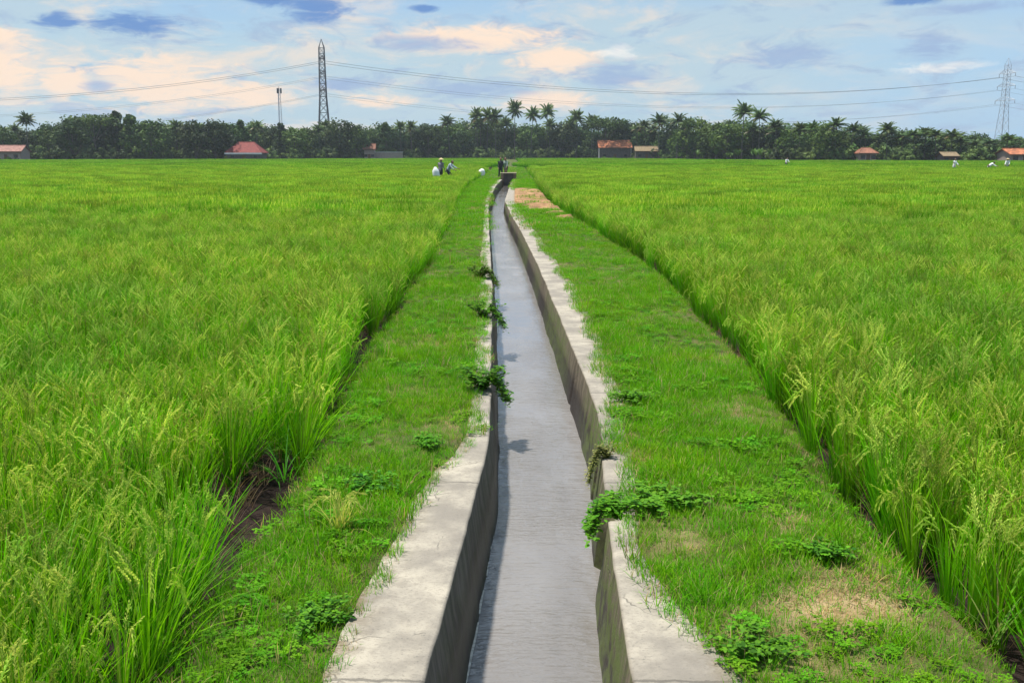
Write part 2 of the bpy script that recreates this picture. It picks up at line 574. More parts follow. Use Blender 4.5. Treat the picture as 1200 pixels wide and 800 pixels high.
# ------------------------------------------------------------------ ground sheet
def build_ground():
    ys = list(np.arange(-5, 14, 0.16)) + list(np.arange(14, 40, 0.4)) + list(np.arange(40, 90, 1.0)) + [95, 100, 120, 150, 200, 260, 330, 410, 600, 900, 1400]
    ys = [-1400.0, -300.0, -60.0] + ys
    rows, cols = [], []
    for y in ys:
        yy = min(max(y, -5.9), 419)
        lr, lo, li = float(ev(L_RICE, yy)), float(ev(L_OUT, yy)), float(ev(L_IN, yy))
        ri, ro, rr = float(ev(R_IN, yy)), float(ev(R_OUT, yy)), float(ev(R_RICE, yy))
        row, cl = [], []

        def add(x, z, c):
            row.append((x, y, z))
            cl.append(c)
        mud = (0, 0, 0)
        for x in (-1400, -500, -120, -30, -10):
            add(min(x, lr - 2), PADDY_Z, mud)
        add(lr - 0.7, PADDY_Z - 0.02, mud)
        add(lr - 0.25, PADDY_Z - 0.10 + 0.05 * n2(lr, y, 2), mud)
        add(lr - 0.04, PADDY_Z - 0.08, mud)
        add(lr + 0.10, -0.09 + 0.03 * n2(lr, y, 3), (0.6, 0, 0.1))
        for k in range(8):
            x = lr + 0.22 + (lo - 0.0 - lr - 0.22) * k / 7
            add(x, bank_z(x, y) - 0.012, (1, soil_amount(x, y), dry_amount(x, y)))
        shut = y > CANAL_END + 1.0 or y < -4
        zb = -0.02 if shut else -0.95
        cc = (1, 0, 0) if shut else (0, 0, 0)
        add(lo + 0.10, zb, cc)
        add(li, zb, cc)
        add(ri, zb, cc)
        add(ro - 0.10, zb, cc)
        for k in range(10):
            x = ro + (rr - 0.22 - ro) * k / 9
            add(x, bank_z(x, y) - 0.012, (1, soil_amount(x, y), dry_amount(x, y)))
        add(rr - 0.10, -0.07 + 0.03 * n2(rr, y, 3), (0.7, 0, 0.3))
        add(rr + 0.04, PADDY_Z + 0.02, mud)
        add(rr + 0.7, PADDY_Z, mud)
        for x in (10, 30, 120, 500, 1400):
            add(max(x, rr + 2), PADDY_Z, mud)
        rows.append(row)
        cols.append(cl)
    mb = MB()
    nc = len(rows[0])
    for r, c_ in zip(rows, cols):
        mb.v += r
        mb.c += c_
    for i in range(len(rows) - 1):
        for j in range(nc - 1):
            a = i * nc + j
            mb.f.append((a, a + 1, a + nc + 1, a + nc))
            mb.mi.append(0)
    o = mb.build('ground', M_GROUND, smooth=True)
    tag(o, 'flat farmland soil under the rice and grassy canal banks', kind='structure')
    return o


build_ground()


# ------------------------------------------------------------------ canal walls and water
def build_wall(side):
    mb = MB()
    ys = list(np.arange(-3.9, 16, 0.06)) + list(np.arange(16, CANAL_END + 0.3, 0.25))
    rows = []
    for y in ys:
        if side < 0:
            xi, xo, s = float(ev(L_IN, y)), float(ev(L_OUT, y)), 1
        else:
            xi, xo, s = float(ev(R_IN, y)), float(ev(R_OUT, y)), -1
        # s points from the coping towards the water
        xi += s * (0.012 * n2(0.3, y, 1.1, side) + 0.006 * n2(0.1, y, 5.0, side + 3))
        xo += s * (-0.02 + 0.035 * n2(0.7, y, 1.7, side + 9) + 0.02 * n2(0.7, y, 6.0, side + 4))
        chip = max(0.0, n2(2.0, y, 2.6, side * 5 + 1) - 0.38) * 0.05
        wv = 0.006 * n2(5.0, y, 0.7, side) + 0.004 * n2(5.0, y, 3.0, side + 2)
        drop = 0.0
        if side > 0:
            for cy_, hw_, dp_ in ((5.42, 0.26, 0.13), (6.72, 0.16, 0.10), (9.6, 0.10, 0.04)):
                drop = max(drop, dp_ * max(0.0, min(1.0, (hw_ - abs(y - cy_)) / 0.05)))
            xi += 0.45 * drop
        elif 8.6 < y < 9.0 or 13.0 < y < 13.7:
            drop = 0.05
        wv -= drop * (1 + 0.3 * n2(9.0, y, 6.0, 2))
        prof = []
        moss = max(0.0, min(1.0, 0.5 + 1.6 * n2(1.0, y, 0.45, side + 6))) if side > 0 else 0.15
        if side > 0 and 3.5 < y < 5.2:
            moss = 0.9
        prof.append((xo, -0.95, (0, 0, 1)))
        prof.append((xo, -0.03, (0, 0, 1)))
        prof.append((xo + s * 0.02, wv - 0.002, (0, 0, 1)))
        wd = abs(xi - xo)
        for k in range(1, 6):
            f = k / 6
            x = xo + (xi - xo) * f
            prof.append((x, wv + 0.005 * n2(x, y, 5.0, 2.0), (0, 0, max(0.0, 0.75 - f * 2.0))))
        prof.append((xi - s * 0.016, wv - 0.2 * chip, (0, 0, 0)))
        prof.append((xi - s * 0.003 - s * chip * 0.6, wv - 0.004 - chip * 0.5, (0.3, 0, 0)))
        prof.append((xi - s * chip * 0.3, wv - 0.016 - chip, (1, moss * 0.6, 0)))
        for k in range(1, 8):
            z = min(-0.03 - 0.10 * k, wv - 0.02 * k)
            x = xi + s * 0.075 * (-z / 0.6) + s * 0.010 * n2(z * 3, y, 2.5, side)
            prof.append((x, z, (1, moss, 0)))
        prof.append((xi + s * 0.1, -0.93, (1, moss, 0)))
        rows.append([(x, y, z, c_) for x, z, c_ in prof])
    nc = len(rows[0])
    for r in rows:
        for x, y, z, c_ in r:
            mb.v.append((x, y, z))
            mb.c.append(c_)
    for i in range(len(rows) - 1):
        for j in range(nc - 1):
            a = i * nc + j
            q = (a, a + nc, a + nc + 1, a + 1)
            mb.f.append(q if side < 0 else q[::-1])
            mb.mi.append(0)
    mb.f.append(tuple(range(nc)))
    mb.mi.append(0)
    mb.f.append(tuple((len(rows) - 1) * nc + k for k in range(nc)))
    mb.mi.append(0)
    root = empty('canal_wall', (0, 0, 0))
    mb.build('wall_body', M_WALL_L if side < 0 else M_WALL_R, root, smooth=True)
    # thin pale strip: sun glint at the waterline, painted as a solid band
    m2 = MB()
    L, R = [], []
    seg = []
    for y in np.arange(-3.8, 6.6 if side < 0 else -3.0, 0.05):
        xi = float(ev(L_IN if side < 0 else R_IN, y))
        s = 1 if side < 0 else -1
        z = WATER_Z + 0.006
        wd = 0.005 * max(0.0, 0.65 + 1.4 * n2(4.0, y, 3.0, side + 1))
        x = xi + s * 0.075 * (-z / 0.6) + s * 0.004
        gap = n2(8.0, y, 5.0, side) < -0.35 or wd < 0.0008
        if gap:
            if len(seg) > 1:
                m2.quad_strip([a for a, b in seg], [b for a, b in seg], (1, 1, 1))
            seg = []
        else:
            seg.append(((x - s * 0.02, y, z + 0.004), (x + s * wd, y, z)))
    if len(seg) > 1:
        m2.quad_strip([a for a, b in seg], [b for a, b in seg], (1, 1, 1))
    m2.build('waterline_glint', M_GLINT, root)
    return root


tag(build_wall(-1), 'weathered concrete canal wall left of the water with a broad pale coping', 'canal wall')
tag(build_wall(1), 'tan stained concrete canal wall right of the water, mossy near the front', 'canal wall')

mb = MB()
ys = list(np.arange(-3.9, CANAL_END + 0.2, 0.5))
mb.quad_strip([(float(ev(L_IN, y)) + 0.0, y, WATER_Z) for y in ys], [(float(ev(R_IN, y)) - 0.0, y, WATER_Z) for y in ys], (1, 1, 1))
tag(mb.build('water', M_WATER), 'muddy grey brown water rippling along the narrow canal', kind='structure')


# ------------------------------------------------------------------ scatter with geometry nodes
def scatter(name, pts, rots, scl, var, protos, label):
    """one 'stuff' object; every point carries a plant"""
    me = bpy.data.meshes.new(name)
    pts = np.asarray(pts, dtype=np.float32)
    me.vertices.add(len(pts))
    me.vertices.foreach_set('co', pts.ravel())
    a = me.attributes.new('rot', 'FLOAT_VECTOR', 'POINT')
    a.data.foreach_set('vector', np.asarray(rots, dtype=np.float32).ravel())
    a = me.attributes.new('scl', 'FLOAT', 'POINT')
    a.data.foreach_set('value', np.asarray(scl, dtype=np.float32))
    a = me.attributes.new('kindid', 'INT', 'POINT')
    a.data.foreach_set('value', np.asarray(var, dtype=np.int32))
    o = bpy.data.objects.new(name, me)
    C.objects.link(o)
    g = bpy.data.node_groups.new(name + '_nodes', 'GeometryNodeTree')
    g.interface.new_socket('Geometry', in_out='INPUT', socket_type='NodeSocketGeometry')
    g.interface.new_socket('Geometry', in_out='OUTPUT', socket_type='NodeSocketGeometry')
    gi = g.nodes.new('NodeGroupInput')
    go = g.nodes.new('NodeGroupOutput')
    join = g.nodes.new('GeometryNodeJoinGeometry')

    def named(nm, tp):
        nd = g.nodes.new('GeometryNodeInputNamedAttribute')
        nd.data_type = tp
        nd.inputs['Name'].default_value = nm
        return nd.outputs['Attribute']
    ar, as_, ak = named('rot', 'FLOAT_VECTOR'), named('scl', 'FLOAT'), named('kindid', 'INT')
    for i, pr in enumerate(protos):
        oi = g.nodes.new('GeometryNodeObjectInfo')
        oi.inputs['Object'].default_value = pr
        oi.inputs['As Instance'].default_value = False
        cmp_ = g.nodes.new('FunctionNodeCompare')
        cmp_.data_type = 'INT'
        cmp_.operation = 'EQUAL'
        ia = [s for s in cmp_.inputs if s.type == 'INT']
        g.links.new(ak, ia[0])
        ia[1].default_value = i
        iop = g.nodes.new('GeometryNodeInstanceOnPoints')
        g.links.new(gi.outputs[0], iop.inputs['Points'])
        g.links.new(cmp_.outputs[0], iop.inputs['Selection'])
        g.links.new(oi.outputs['Geometry'], iop.inputs['Instance'])
        g.links.new(ar, iop.inputs['Rotation'])
        g.links.new(as_, iop.inputs['Scale'])
        g.links.new(iop.outputs[0], join.inputs[0])
    g.links.new(join.outputs[0], go.inputs[0])
    md = o.modifiers.new('plants', 'NODES')
    md.node_group = g
    tag(o, label, kind='stuff')
    return o


def jit(c_, amt, rng):
    k = 1 + amt * (rng.random() * 2 - 1)
    return (c_[0] * k * (1 + 0.15 * (rng.random() - 0.5)), c_[1] * k, c_[2] * k)


def blade(mb, base, az_, length, lean, droop, width, col, seg=4, rng=random, tipcol=None, twist=0.0):
    """curved leaf blade; lean = start angle from vertical, droop = extra bend to the tip"""
    pts = []
    p = Vector(base)
    ca, sa = math.cos(az_), math.sin(az_)
    L, R, cs = [], [], []
    for i in range(seg + 1):
        f = i / seg
        wd = width * (0.55 + 0.9 * f if f < 0.35 else (1.0 - f) ** 0.75 * 1.32) * 0.5
        if i == seg:
            wd = width * 0.04
        b = az_ + math.pi / 2 + twist * f
        s = Vector((math.cos(b), math.sin(b), 0)) * wd
        L.append(p + s)
        R.append(p - s)
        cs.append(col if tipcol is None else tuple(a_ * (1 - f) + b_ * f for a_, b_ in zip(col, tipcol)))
        ang = lean + droop * (f ** 1.6)
        st = length / seg
        p = p + Vector((ca * math.sin(ang), sa * math.sin(ang), math.cos(ang))) * st
    mb.quad_strip(L, R, cs)
    return p


def panicle(mb, base, az_, stem, lean, droop, length, col, rng, grain=0.010, n=8):
    """rice ear: thin stem that arches over under alternating grains"""
    p = Vector(base)
    ca, sa = math.cos(az_), math.sin(az_)
    L, R = [], []
    tot = stem + length
    steps = 14
    path = []
    for i in range(steps + 1):
        f = i / steps
        path.append(p.copy())
        ang = lean + droop * max(0.0, min(1.0, (f - stem / tot * 0.9) / (1 - stem / tot) / 0.6))
        p = p + Vector((ca * math.sin(ang), sa * math.sin(ang), math.cos(ang))) * tot / steps
    side = Vector((-sa, ca, 0))
    for i in (0, 7, 11, 14):
        L.append(path[i] + side * 0.0016)
        R.append(path[i] - side * 0.0016)
    mb.quad_strip(L, R, tuple(x * 0.8 for x in col))
    f0 = stem / tot
    for k in range(n):
        f = f0 + (1 - f0) * (k + 0.5) / n
        x = f * steps
        i = min(int(x), steps - 1)
        q = path[i].lerp(path[i + 1], x - i)
        d = (path[i + 1] - path[i]).normalized()
        sg = 1 if k % 2 else -1
        o1 = (side * sg * rng.uniform(0.6, 1.2) + Vector((ca, sa, 0)) * rng.uniform(-0.8, 0.8)) * grain * 0.7
        tip = q + d * grain * 3.2 + o1 * 1.6 + Vector((0, 0, -grain * 0.9))
        wv = d.cross(o1).normalized() * grain * 0.55
        cc = jit(col, 0.22, rng)
        mb.poly([q, q + (tip - q) * 0.5 + wv + o1 * 0.5, tip, q + (tip - q) * 0.5 - wv + o1 * 0.5], cc)


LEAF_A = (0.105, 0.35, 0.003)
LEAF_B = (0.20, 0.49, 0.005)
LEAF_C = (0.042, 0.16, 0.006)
EAR = (0.42, 0.56, 0.06)
STRAW = (0.30, 0.22, 0.10)


def mixc(a, b, f):
    return tuple(x * (1 - f) + y * f for x, y in zip(a, b))


def rice_hill(seed, h=0.72, lean=0.22, ears=7, dry=5, nb=26):
    rng = random.Random(seed)
    mb = MB()
    for i in range(nb):
        a = rng.uniform(0, 6.283)
        r = rng.uniform(0, 0.045)
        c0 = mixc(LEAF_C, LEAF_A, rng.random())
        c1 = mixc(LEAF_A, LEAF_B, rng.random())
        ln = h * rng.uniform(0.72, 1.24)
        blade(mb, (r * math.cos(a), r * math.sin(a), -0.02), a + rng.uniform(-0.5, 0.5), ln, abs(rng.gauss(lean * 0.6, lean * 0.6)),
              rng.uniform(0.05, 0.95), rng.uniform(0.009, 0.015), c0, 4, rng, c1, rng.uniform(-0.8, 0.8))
    for i in range(8):          # culms
        a = rng.uniform(0, 6.283)
        blade(mb, (0.03 * math.cos(a), 0.03 * math.sin(a), -0.02), a, h * 0.7, lean * 0.5, 0.15, 0.006, mixc(LEAF_C, STRAW, 0.35), 2, rng, LEAF_A)
    for i in range(ears):
        a = rng.uniform(0, 6.283)
        panicle(mb, (0.02 * math.cos(a), 0.02 * math.sin(a), h * 0.30), a, h * rng.uniform(0.44, 0.62), rng.uniform(0.02, 0.22), (rng.uniform(0.2, 0.9) if rng.random() < 0.5 else rng.uniform(2.3, 3.1)),
                rng.uniform(0.12, 0.18), mixc((0.50, 0.58, 0.11), (0.24, 0.42, 0.03), rng.random()), rng, 0.0095, 14)
    for i in range(dry):
        a = rng.uniform(0, 6.283)
        blade(mb, (0.04 * math.cos(a), 0.04 * math.sin(a), -0.02), a, h * rng.uniform(0.25, 0.5), rng.uniform(0.2, 0.8), rng.uniform(0.5, 1.8), 0.007,
              jit((0.24, 0.15, 0.07), 0.3, rng), 3, rng, jit(STRAW, 0.3, rng))
    return mb.build('rice_hill', M_RICE, link=False)


def rice_patch(seed, size, n, h, wid, ear_w, nears):
    rng = random.Random(seed)
    mb = MB()
    for i in range(n):
        x, y = rng.uniform(-size / 2, size / 2), rng.uniform(-size / 2, size / 2)
        a = rng.uniform(0, 6.283)
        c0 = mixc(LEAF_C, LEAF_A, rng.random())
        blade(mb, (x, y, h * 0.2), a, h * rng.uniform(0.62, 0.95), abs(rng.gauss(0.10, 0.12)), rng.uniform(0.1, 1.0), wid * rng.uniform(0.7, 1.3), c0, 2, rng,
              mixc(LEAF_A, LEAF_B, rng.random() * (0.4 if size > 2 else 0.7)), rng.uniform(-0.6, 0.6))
    for i in range(nears):
        x, y = rng.uniform(-size / 2, size / 2), rng.uniform(-size / 2, size / 2)
        a = rng.uniform(0, 6.283)
        blade(mb, (x, y, h * rng.uniform(0.78, 0.95)), a, h * rng.uniform(0.14, 0.26), rng.uniform(0.0, 0.45), rng.uniform(0.2, 1.3), ear_w, jit(EAR, 0.25, rng), 3, rng)
    return mb.build('rice_patch', M_RICE, link=False)


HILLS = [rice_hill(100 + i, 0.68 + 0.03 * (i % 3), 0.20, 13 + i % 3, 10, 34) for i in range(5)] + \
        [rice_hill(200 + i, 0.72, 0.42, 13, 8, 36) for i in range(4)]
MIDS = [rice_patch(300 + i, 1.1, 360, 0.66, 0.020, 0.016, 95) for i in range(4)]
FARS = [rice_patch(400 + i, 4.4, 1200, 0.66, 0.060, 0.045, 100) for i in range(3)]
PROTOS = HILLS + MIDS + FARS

HOLES = []   # dark gaps in the left stand
for u, v, ru, rv in [(268, 600, 50, 46), (308, 562, 28, 34), (225, 650, 22, 20), (420, 405, 12, 18), (130, 760, 30, 20)]:
    x0, y0 = px(u, v, -0.1)
    x1, _ = px(u + ru, v, -0.1)
    _, y1 = px(u, v - rv, -0.1)
    HOLES.append((x0, y0, abs(x1 - x0), abs(y1 - y0)))


def rice_side(side):
    rng = np.random.default_rng(5 + side)
    P_, R_, S_, V_ = [], [], [], []
    NEAR, MID = 32.0, 115.0

    def put(x, y, z, r, s, v):
        P_.append((x, y, z))
        R_.append(r)
        S_.append(s)
        V_.append(v)

    def edge(y):
        return float(ev(L_RICE, y)) if side < 0 else float(ev(R_RICE, y))

    sp_ = 0.18
    y = -1.0
    while y < MID:
        near = y < NEAR + 6
        xe = edge(y)
        lim = 0.56 * y + 3.5 if near else 1.6
        k = 0
        d = (0.05 if side > 0 else (0.15 if y < 16 else 0.08)) + 0.20 * n2(3.0 * side, y, 1.1, 17.0) + 0.08 * n2(3.0 * side, y, 4.5, 3.0)
        while True:
            x = xe + side * (d + rng.uniform(-0.05, 0.05))
            if near and abs(x) > lim and d > 0.5:
                break
            if not near and d > 1.3:
                break
            yy = y + rng.uniform(-0.06, 0.06)
            d += sp_
            if abs(x) < 0.9 and yy < 1.5:
                continue
            hole = False
            if side < 0:
                for cx, cy, rx, ry in HOLES:
                    if ((x - cx) / rx) ** 2 + ((yy - cy) / ry) ** 2 < 1:
                        hole = True
            if hole:
                continue
            if near and d > 1.3 and rng.random() < (y - NEAR + 4) / 10:
                continue
            if d < 0.3 and rng.random() < 0.12:
                continue
            ed = max(0.0, 1 - (d - sp_) / 0.5)
            # plants on the edge lean out over the bank
            lx = rng.normal(0, 0.06)
            ly = rng.normal(0, 0.06) + (-side) * (0.02 + 0.09 * ed) * (1.2 if side < 0 else 0.3)
            lodged = side < 0 and yy < 9
            v = rng.integers(5, 9) if (rng.random() < (0.75 if lodged else 0.12)) else rng.integers(0, 5)
            s = rng.uniform(0.70, 0.94) * (1 + (0.16 if side > 0 else 0.08) * max(0.0, 1 - d / 1.2)) * (0.94 + 0.14 * n2(x, yy, 0.5, 4.0))
            put(x, yy, PADDY_Z, (lx, ly * -1 * -1, rng.uniform(0, 6.283)), s, int(v))
            # euler XYZ: spin happens first, then the tilt
        y += sp_
    y = NEAR - 5
    while y < MID + 25:
        x0 = edge(y)
        d = 1.0
        while d < 0.56 * y + 8 - abs(x0):
            x = x0 + side * (d + rng.uniform(-0.2, 0.2))
            d += 0.85
            if rng.random() > min((y - NEAR + 5) / 7 + 0.15, (MID + 25 - y) / 50):
                continue
            put(x, y + rng.uniform(-0.2, 0.2), PADDY_Z, (0, 0, rng.uniform(0, 6.283)), rng.uniform(0.92, 1.08), 9 + int(rng.integers(0, 4)))
        y += 0.85
    y = MID - 35
    while y < 352:
        x0 = edge(y)
        d = 1.5 if y < 200 else 0.0
        while d < 0.58 * y + 12:
            x = x0 + side * (d + rng.uniform(-0.9, 0.9))
            yy = y + rng.uniform(-1, 1)
            u = 600 + x / yy / CP * FPX
            if yy < treeline(u) - 9 and rng.random() < (y - MID + 36) / 35 and d > 2.5 * (yy < 150):
                put(x, yy, PADDY_Z, (0, 0, rng.uniform(0, 6.283)), rng.uniform(0.93, 1.07), 13 + int(rng.integers(0, 3)))
            d += 3.3
        y += 3.3
    return P_, R_, S_, V_


def euler_for(r):
    """tilt about world axes after a spin about z -> XYZ euler"""
    m_ = Matrix.Rotation(r[1], 3, 'Y') @ Matrix.Rotation(r[0], 3, 'X') @ Matrix.Rotation(r[2], 3, 'Z')
    e = m_.to_euler('XYZ')
    return (e.x, e.y, e.z)


for side, lab in ((-1, 'bright green ripening rice crop filling the field left of the canal'),
                  (1, 'bright green ripening rice crop filling the field right of the canal')):
    P_, R_, S_, V_ = rice_side(side)
    R_ = [euler_for(r) for r in R_]
    scatter('rice_field', P_, R_, S_, V_, PROTOS, lab)

# ------------------------------------------------------------------ bank grass
G1 = (0.105, 0.34, 0.005)
G2 = (0.19, 0.45, 0.008)
G3 = (0.06, 0.19, 0.010)
DRYC = (0.42, 0.32, 0.16)


def grass_tuft(seed, h, n, spread, wid, dryf, lean=0.5):
    rng = random.Random(seed)
    mb = MB()
    for i in range(n):
        a = rng.uniform(0, 6.283)
        r = spread * math.sqrt(rng.random())
        b = rng.uniform(0, 6.283)
        isdry = rng.random() < dryf
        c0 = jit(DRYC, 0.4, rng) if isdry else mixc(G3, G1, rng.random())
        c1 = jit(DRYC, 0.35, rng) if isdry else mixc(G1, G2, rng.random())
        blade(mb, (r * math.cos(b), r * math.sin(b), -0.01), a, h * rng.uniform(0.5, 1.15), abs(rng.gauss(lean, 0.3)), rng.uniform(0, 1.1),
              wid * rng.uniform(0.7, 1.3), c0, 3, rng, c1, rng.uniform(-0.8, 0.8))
    return mb.build('grass_tuft', M_GRASS, link=False)


def clover_tuft(seed, n, spread, hgt, leaf, c_a, c_b):
    rng = random.Random(seed)
    mb = MB()
    for i in range(n):
        b = rng.uniform(0, 6.283)
        r = spread * math.sqrt(rng.random())
        z = hgt * rng.uniform(0.35, 1.0)
        cx, cy = r * math.cos(b), r * math.sin(b)
        cc = mixc(c_a, c_b, rng.random())
        a0 = rng.uniform(0, 6.283)
        for k in range(2 + rng.randint(0, 1)):
            a = a0 + k * 2.1
            d = Vector((math.cos(a), math.sin(a), rng.uniform(-0.3, 0.35)))
            s = Vector((-math.sin(a), math.cos(a), rng.uniform(-0.3, 0.3))) * 0.42
            o_ = Vector((cx, cy, z))
            mb.poly([o_, o_ + (d * 0.5 + s) * leaf, o_ + d * leaf, o_ + (d * 0.5 - s) * leaf], jit(cc, 0.15, rng))
    if seed % 3 == 5:
        o_ = Vector((rng.uniform(-0.03, 0.03), rng.uniform(-0.03, 0.03), hgt * 1.35))
        for k in range(5):
            a = k * 1.257
            d = Vector((math.cos(a), math.sin(a), 0.3)) * 0.011
            e = Vector((-math.sin(a), math.cos(a), 0)) * 0.006
            mb.poly([o_, o_ + d * 0.6 + e, o_ + d, o_ + d * 0.6 - e], (0.75, 0.60, 0.04))
    return mb.build('clover_tuft', M_GRASS, link=False)


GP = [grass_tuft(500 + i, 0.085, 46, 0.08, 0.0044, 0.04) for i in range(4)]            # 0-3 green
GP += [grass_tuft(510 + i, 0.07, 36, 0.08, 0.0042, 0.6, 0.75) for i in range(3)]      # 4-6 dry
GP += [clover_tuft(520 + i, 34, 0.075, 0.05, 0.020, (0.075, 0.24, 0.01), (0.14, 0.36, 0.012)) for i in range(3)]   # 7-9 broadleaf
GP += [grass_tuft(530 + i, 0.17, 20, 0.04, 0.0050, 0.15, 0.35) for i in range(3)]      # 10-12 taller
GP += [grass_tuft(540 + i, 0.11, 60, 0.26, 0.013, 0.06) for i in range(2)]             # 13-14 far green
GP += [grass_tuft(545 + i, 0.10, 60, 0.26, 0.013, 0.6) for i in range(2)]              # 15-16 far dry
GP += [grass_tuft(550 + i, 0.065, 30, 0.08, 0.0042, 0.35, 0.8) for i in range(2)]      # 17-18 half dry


def grass_side(side):
    rng = np.random.default_rng(50 + side)
    P_, R_, S_, V_ = [], [], [], []
    y = -2.0
    while y < 150:
        far = y > 26
        step = 0.062 if y < 9 else (0.08 if y < 16 else (0.12 if y < 26 else 0.28))
        if y > 80:
            step = 0.6
        if side < 0:
            a, b = float(ev(L_RICE, y)) + 0.03, float(ev(L_OUT, y)) + 0.035
        else:
            a, b = float(ev(R_OUT, y)) - 0.035, float(ev(R_RICE, y)) - 0.02
        if y > CANAL_END + 1.5:
            if side < 0:
                b = -0.35
            else:
                a = -0.35
        creep = 0.0
        if y > 6.4 and y < CANAL_END:
            creep = max(0.0, 0.05 + 0.16 * n2(side * 4.0, y, 0.8, 41.0) + 0.05 * n2(side * 4.0, y, 3.0, 7.0)) * (1.0 if side < 0 else 0.75)
        if side < 0:
            b += creep
        else:
            a -= creep
        x = a
        while x < b:
            xx, yy = x + rng.uniform(-0.5, 0.5) * step, y + rng.uniform(-0.5, 0.5) * step
            x += step
            lr_ = float(ev(L_RICE, yy)) if side < 0 else float(ev(R_RICE, yy))
            ein = (xx - lr_) * -side           # distance in from the rice edge
            if ein < 0.0:
                continue
            sa = soil_amount(xx, yy)
            if rng.random() < sa * (0.95 + 0.2 * n2(xx, yy, 0.6, 19.0)):
                continue
            dr = dry_amount(xx, yy)
            z = bank_z(xx, yy) - 0.012
            if ein < 0.22:
                z = -0.15 + (z + 0.15) * (ein / 0.22)
                if side < 0 and rng.random() < 0.45:
                    continue
                dr = max(dr, 0.35 if side > 0 else 0.2)
            out_ = float(ev(L_OUT, yy)) if side < 0 else float(ev(R_OUT, yy))
            eout = (out_ - xx) * -side
            if eout < 0.0:
                z = 0.0
                dr = max(dr, 0.25)
            elif eout < 0.06:
                dr = max(dr, 0.30)
                if rng.random() < 0.35:
                    continue
            thin = 0.12 * dr if side > 0 else 0.15 * dr
            if rng.random() < thin:
                continue
            clov = n2(xx, yy, 1.5, 21.0) + 0.3 * n2(xx, yy, 5.0, 2.0)
            q = rng.random()
            s = rng.uniform(0.75, 1.25) * (0.95 + 0.5 * n2(xx, yy, 1.1, 31.0))
            if far:
                v = 15 + rng.integers(0, 2) if q < dr * 0.9 else 13 + rng.integers(0, 2)
                s = rng.uniform(0.8, 1.2)
            elif q < dr * 0.75:
                v = 4 + rng.integers(0, 3)
                s *= 0.8
            elif q < dr * 1.3:
                v = 17 + rng.integers(0, 2)
            elif clov > 0.1 and rng.random() < 0.28:
                v = 7 + rng.integers(0, 3)
            elif rng.random() < (0.05 if side < 0 else 0.03):
                v = 10 + rng.integers(0, 3)
            else:
                v = rng.integers(0, 4)
            P_.append((xx, yy, z))
            R_.append(euler_for((rng.normal(0, 0.1), rng.normal(0, 0.1), rng.uniform(0, 6.283))))
            S_.append(max(0.5, s))
            V_.append(int(v))
        y += step
    return P_, R_, S_, V_


for side, lab in ((-1, 'green grass and low weeds covering the bank left of the canal'),
                  (1, 'green and straw coloured grass covering the bank right of the canal')):
    P_, R_, S_, V_ = grass_side(side)
    scatter('bank_grass', P_, R_, S_, V_, GP, lab)


# ------------------------------------------------------------------ single weeds
def broad_weed(u, v, size, height, n, cA, cB, label, hang=None, z=0.0, leaf=0.035, seed=0, group=None):
    """leafy weed: branching stems with oval leaves; 'hang' pulls stems over the water"""
    rng = random.Random(900 + seed)
    x, y = px(u, v, z)
    root = empty('weed', (x, y, z))
    st, fo = MB(), MB()
    for i in range(n):
        a = rng.uniform(0, 6.283)
        d = Vector((math.cos(a), math.sin(a), 0)) * size * rng.uniform(0.3, 1.0)
        top = height * rng.uniform(0.5, 1.0)
        pts = []
        over = rng.random() < 0.6 if hang else False
        for k in range(6):
            f = k / 5
            q = d * f + Vector((0, 0, top * math.sin(f * 1.7)))
            if over:
                q = Vector((hang[0] * f * rng.uniform(0.8, 1.0), d.y * f, top * 0.8 * math.sin(min(1.0, f * 1.6) * 2.0) - hang[1] * max(0.0, f - 0.4) ** 1.3 * 2))
            pts.append(q)
        st.tube(pts, [0.004, 0.0035, 0.003, 0.0025, 0.002, 0.0012], 4, (0.10, 0.14, 0.03))
        for k in range(1, 6):
            for j in range(8):
                b = rng.uniform(0, 6.283)
                dd = Vector((math.cos(b), math.sin(b), rng.uniform(-0.35, 0.5))).normalized()
                s_ = dd.cross(Vector((0, 0, 1))).normalized() * 0.36
                ln = leaf * 0.72 * rng.uniform(0.5, 1.3)
                o_ = pts[k].lerp(pts[k - 1], rng.random()) + Vector((rng.gauss(0, 0.012), rng.gauss(0, 0.012), rng.gauss(0, 0.012)))
                tipz = Vector((0, 0, -0.18 * ln))
                cc = jit(mixc(cA, cB, rng.random()), 0.15, rng)
                fo.poly([o_, o_ + (dd * 0.35 + s_) * ln, o_ + (dd * 0.75 + s_ * 0.7) * ln + tipz * 0.4, o_ + dd * ln + tipz, o_ + (dd * 0.75 - s_ * 0.7) * ln + tipz * 0.4, o_ + (dd * 0.35 - s_) * ln], cc)
    st.build('stem', M_WEED, root)
    fo.build('foliage', M_WEED, root)
    tag(root, label, 'weed', group)
    return root


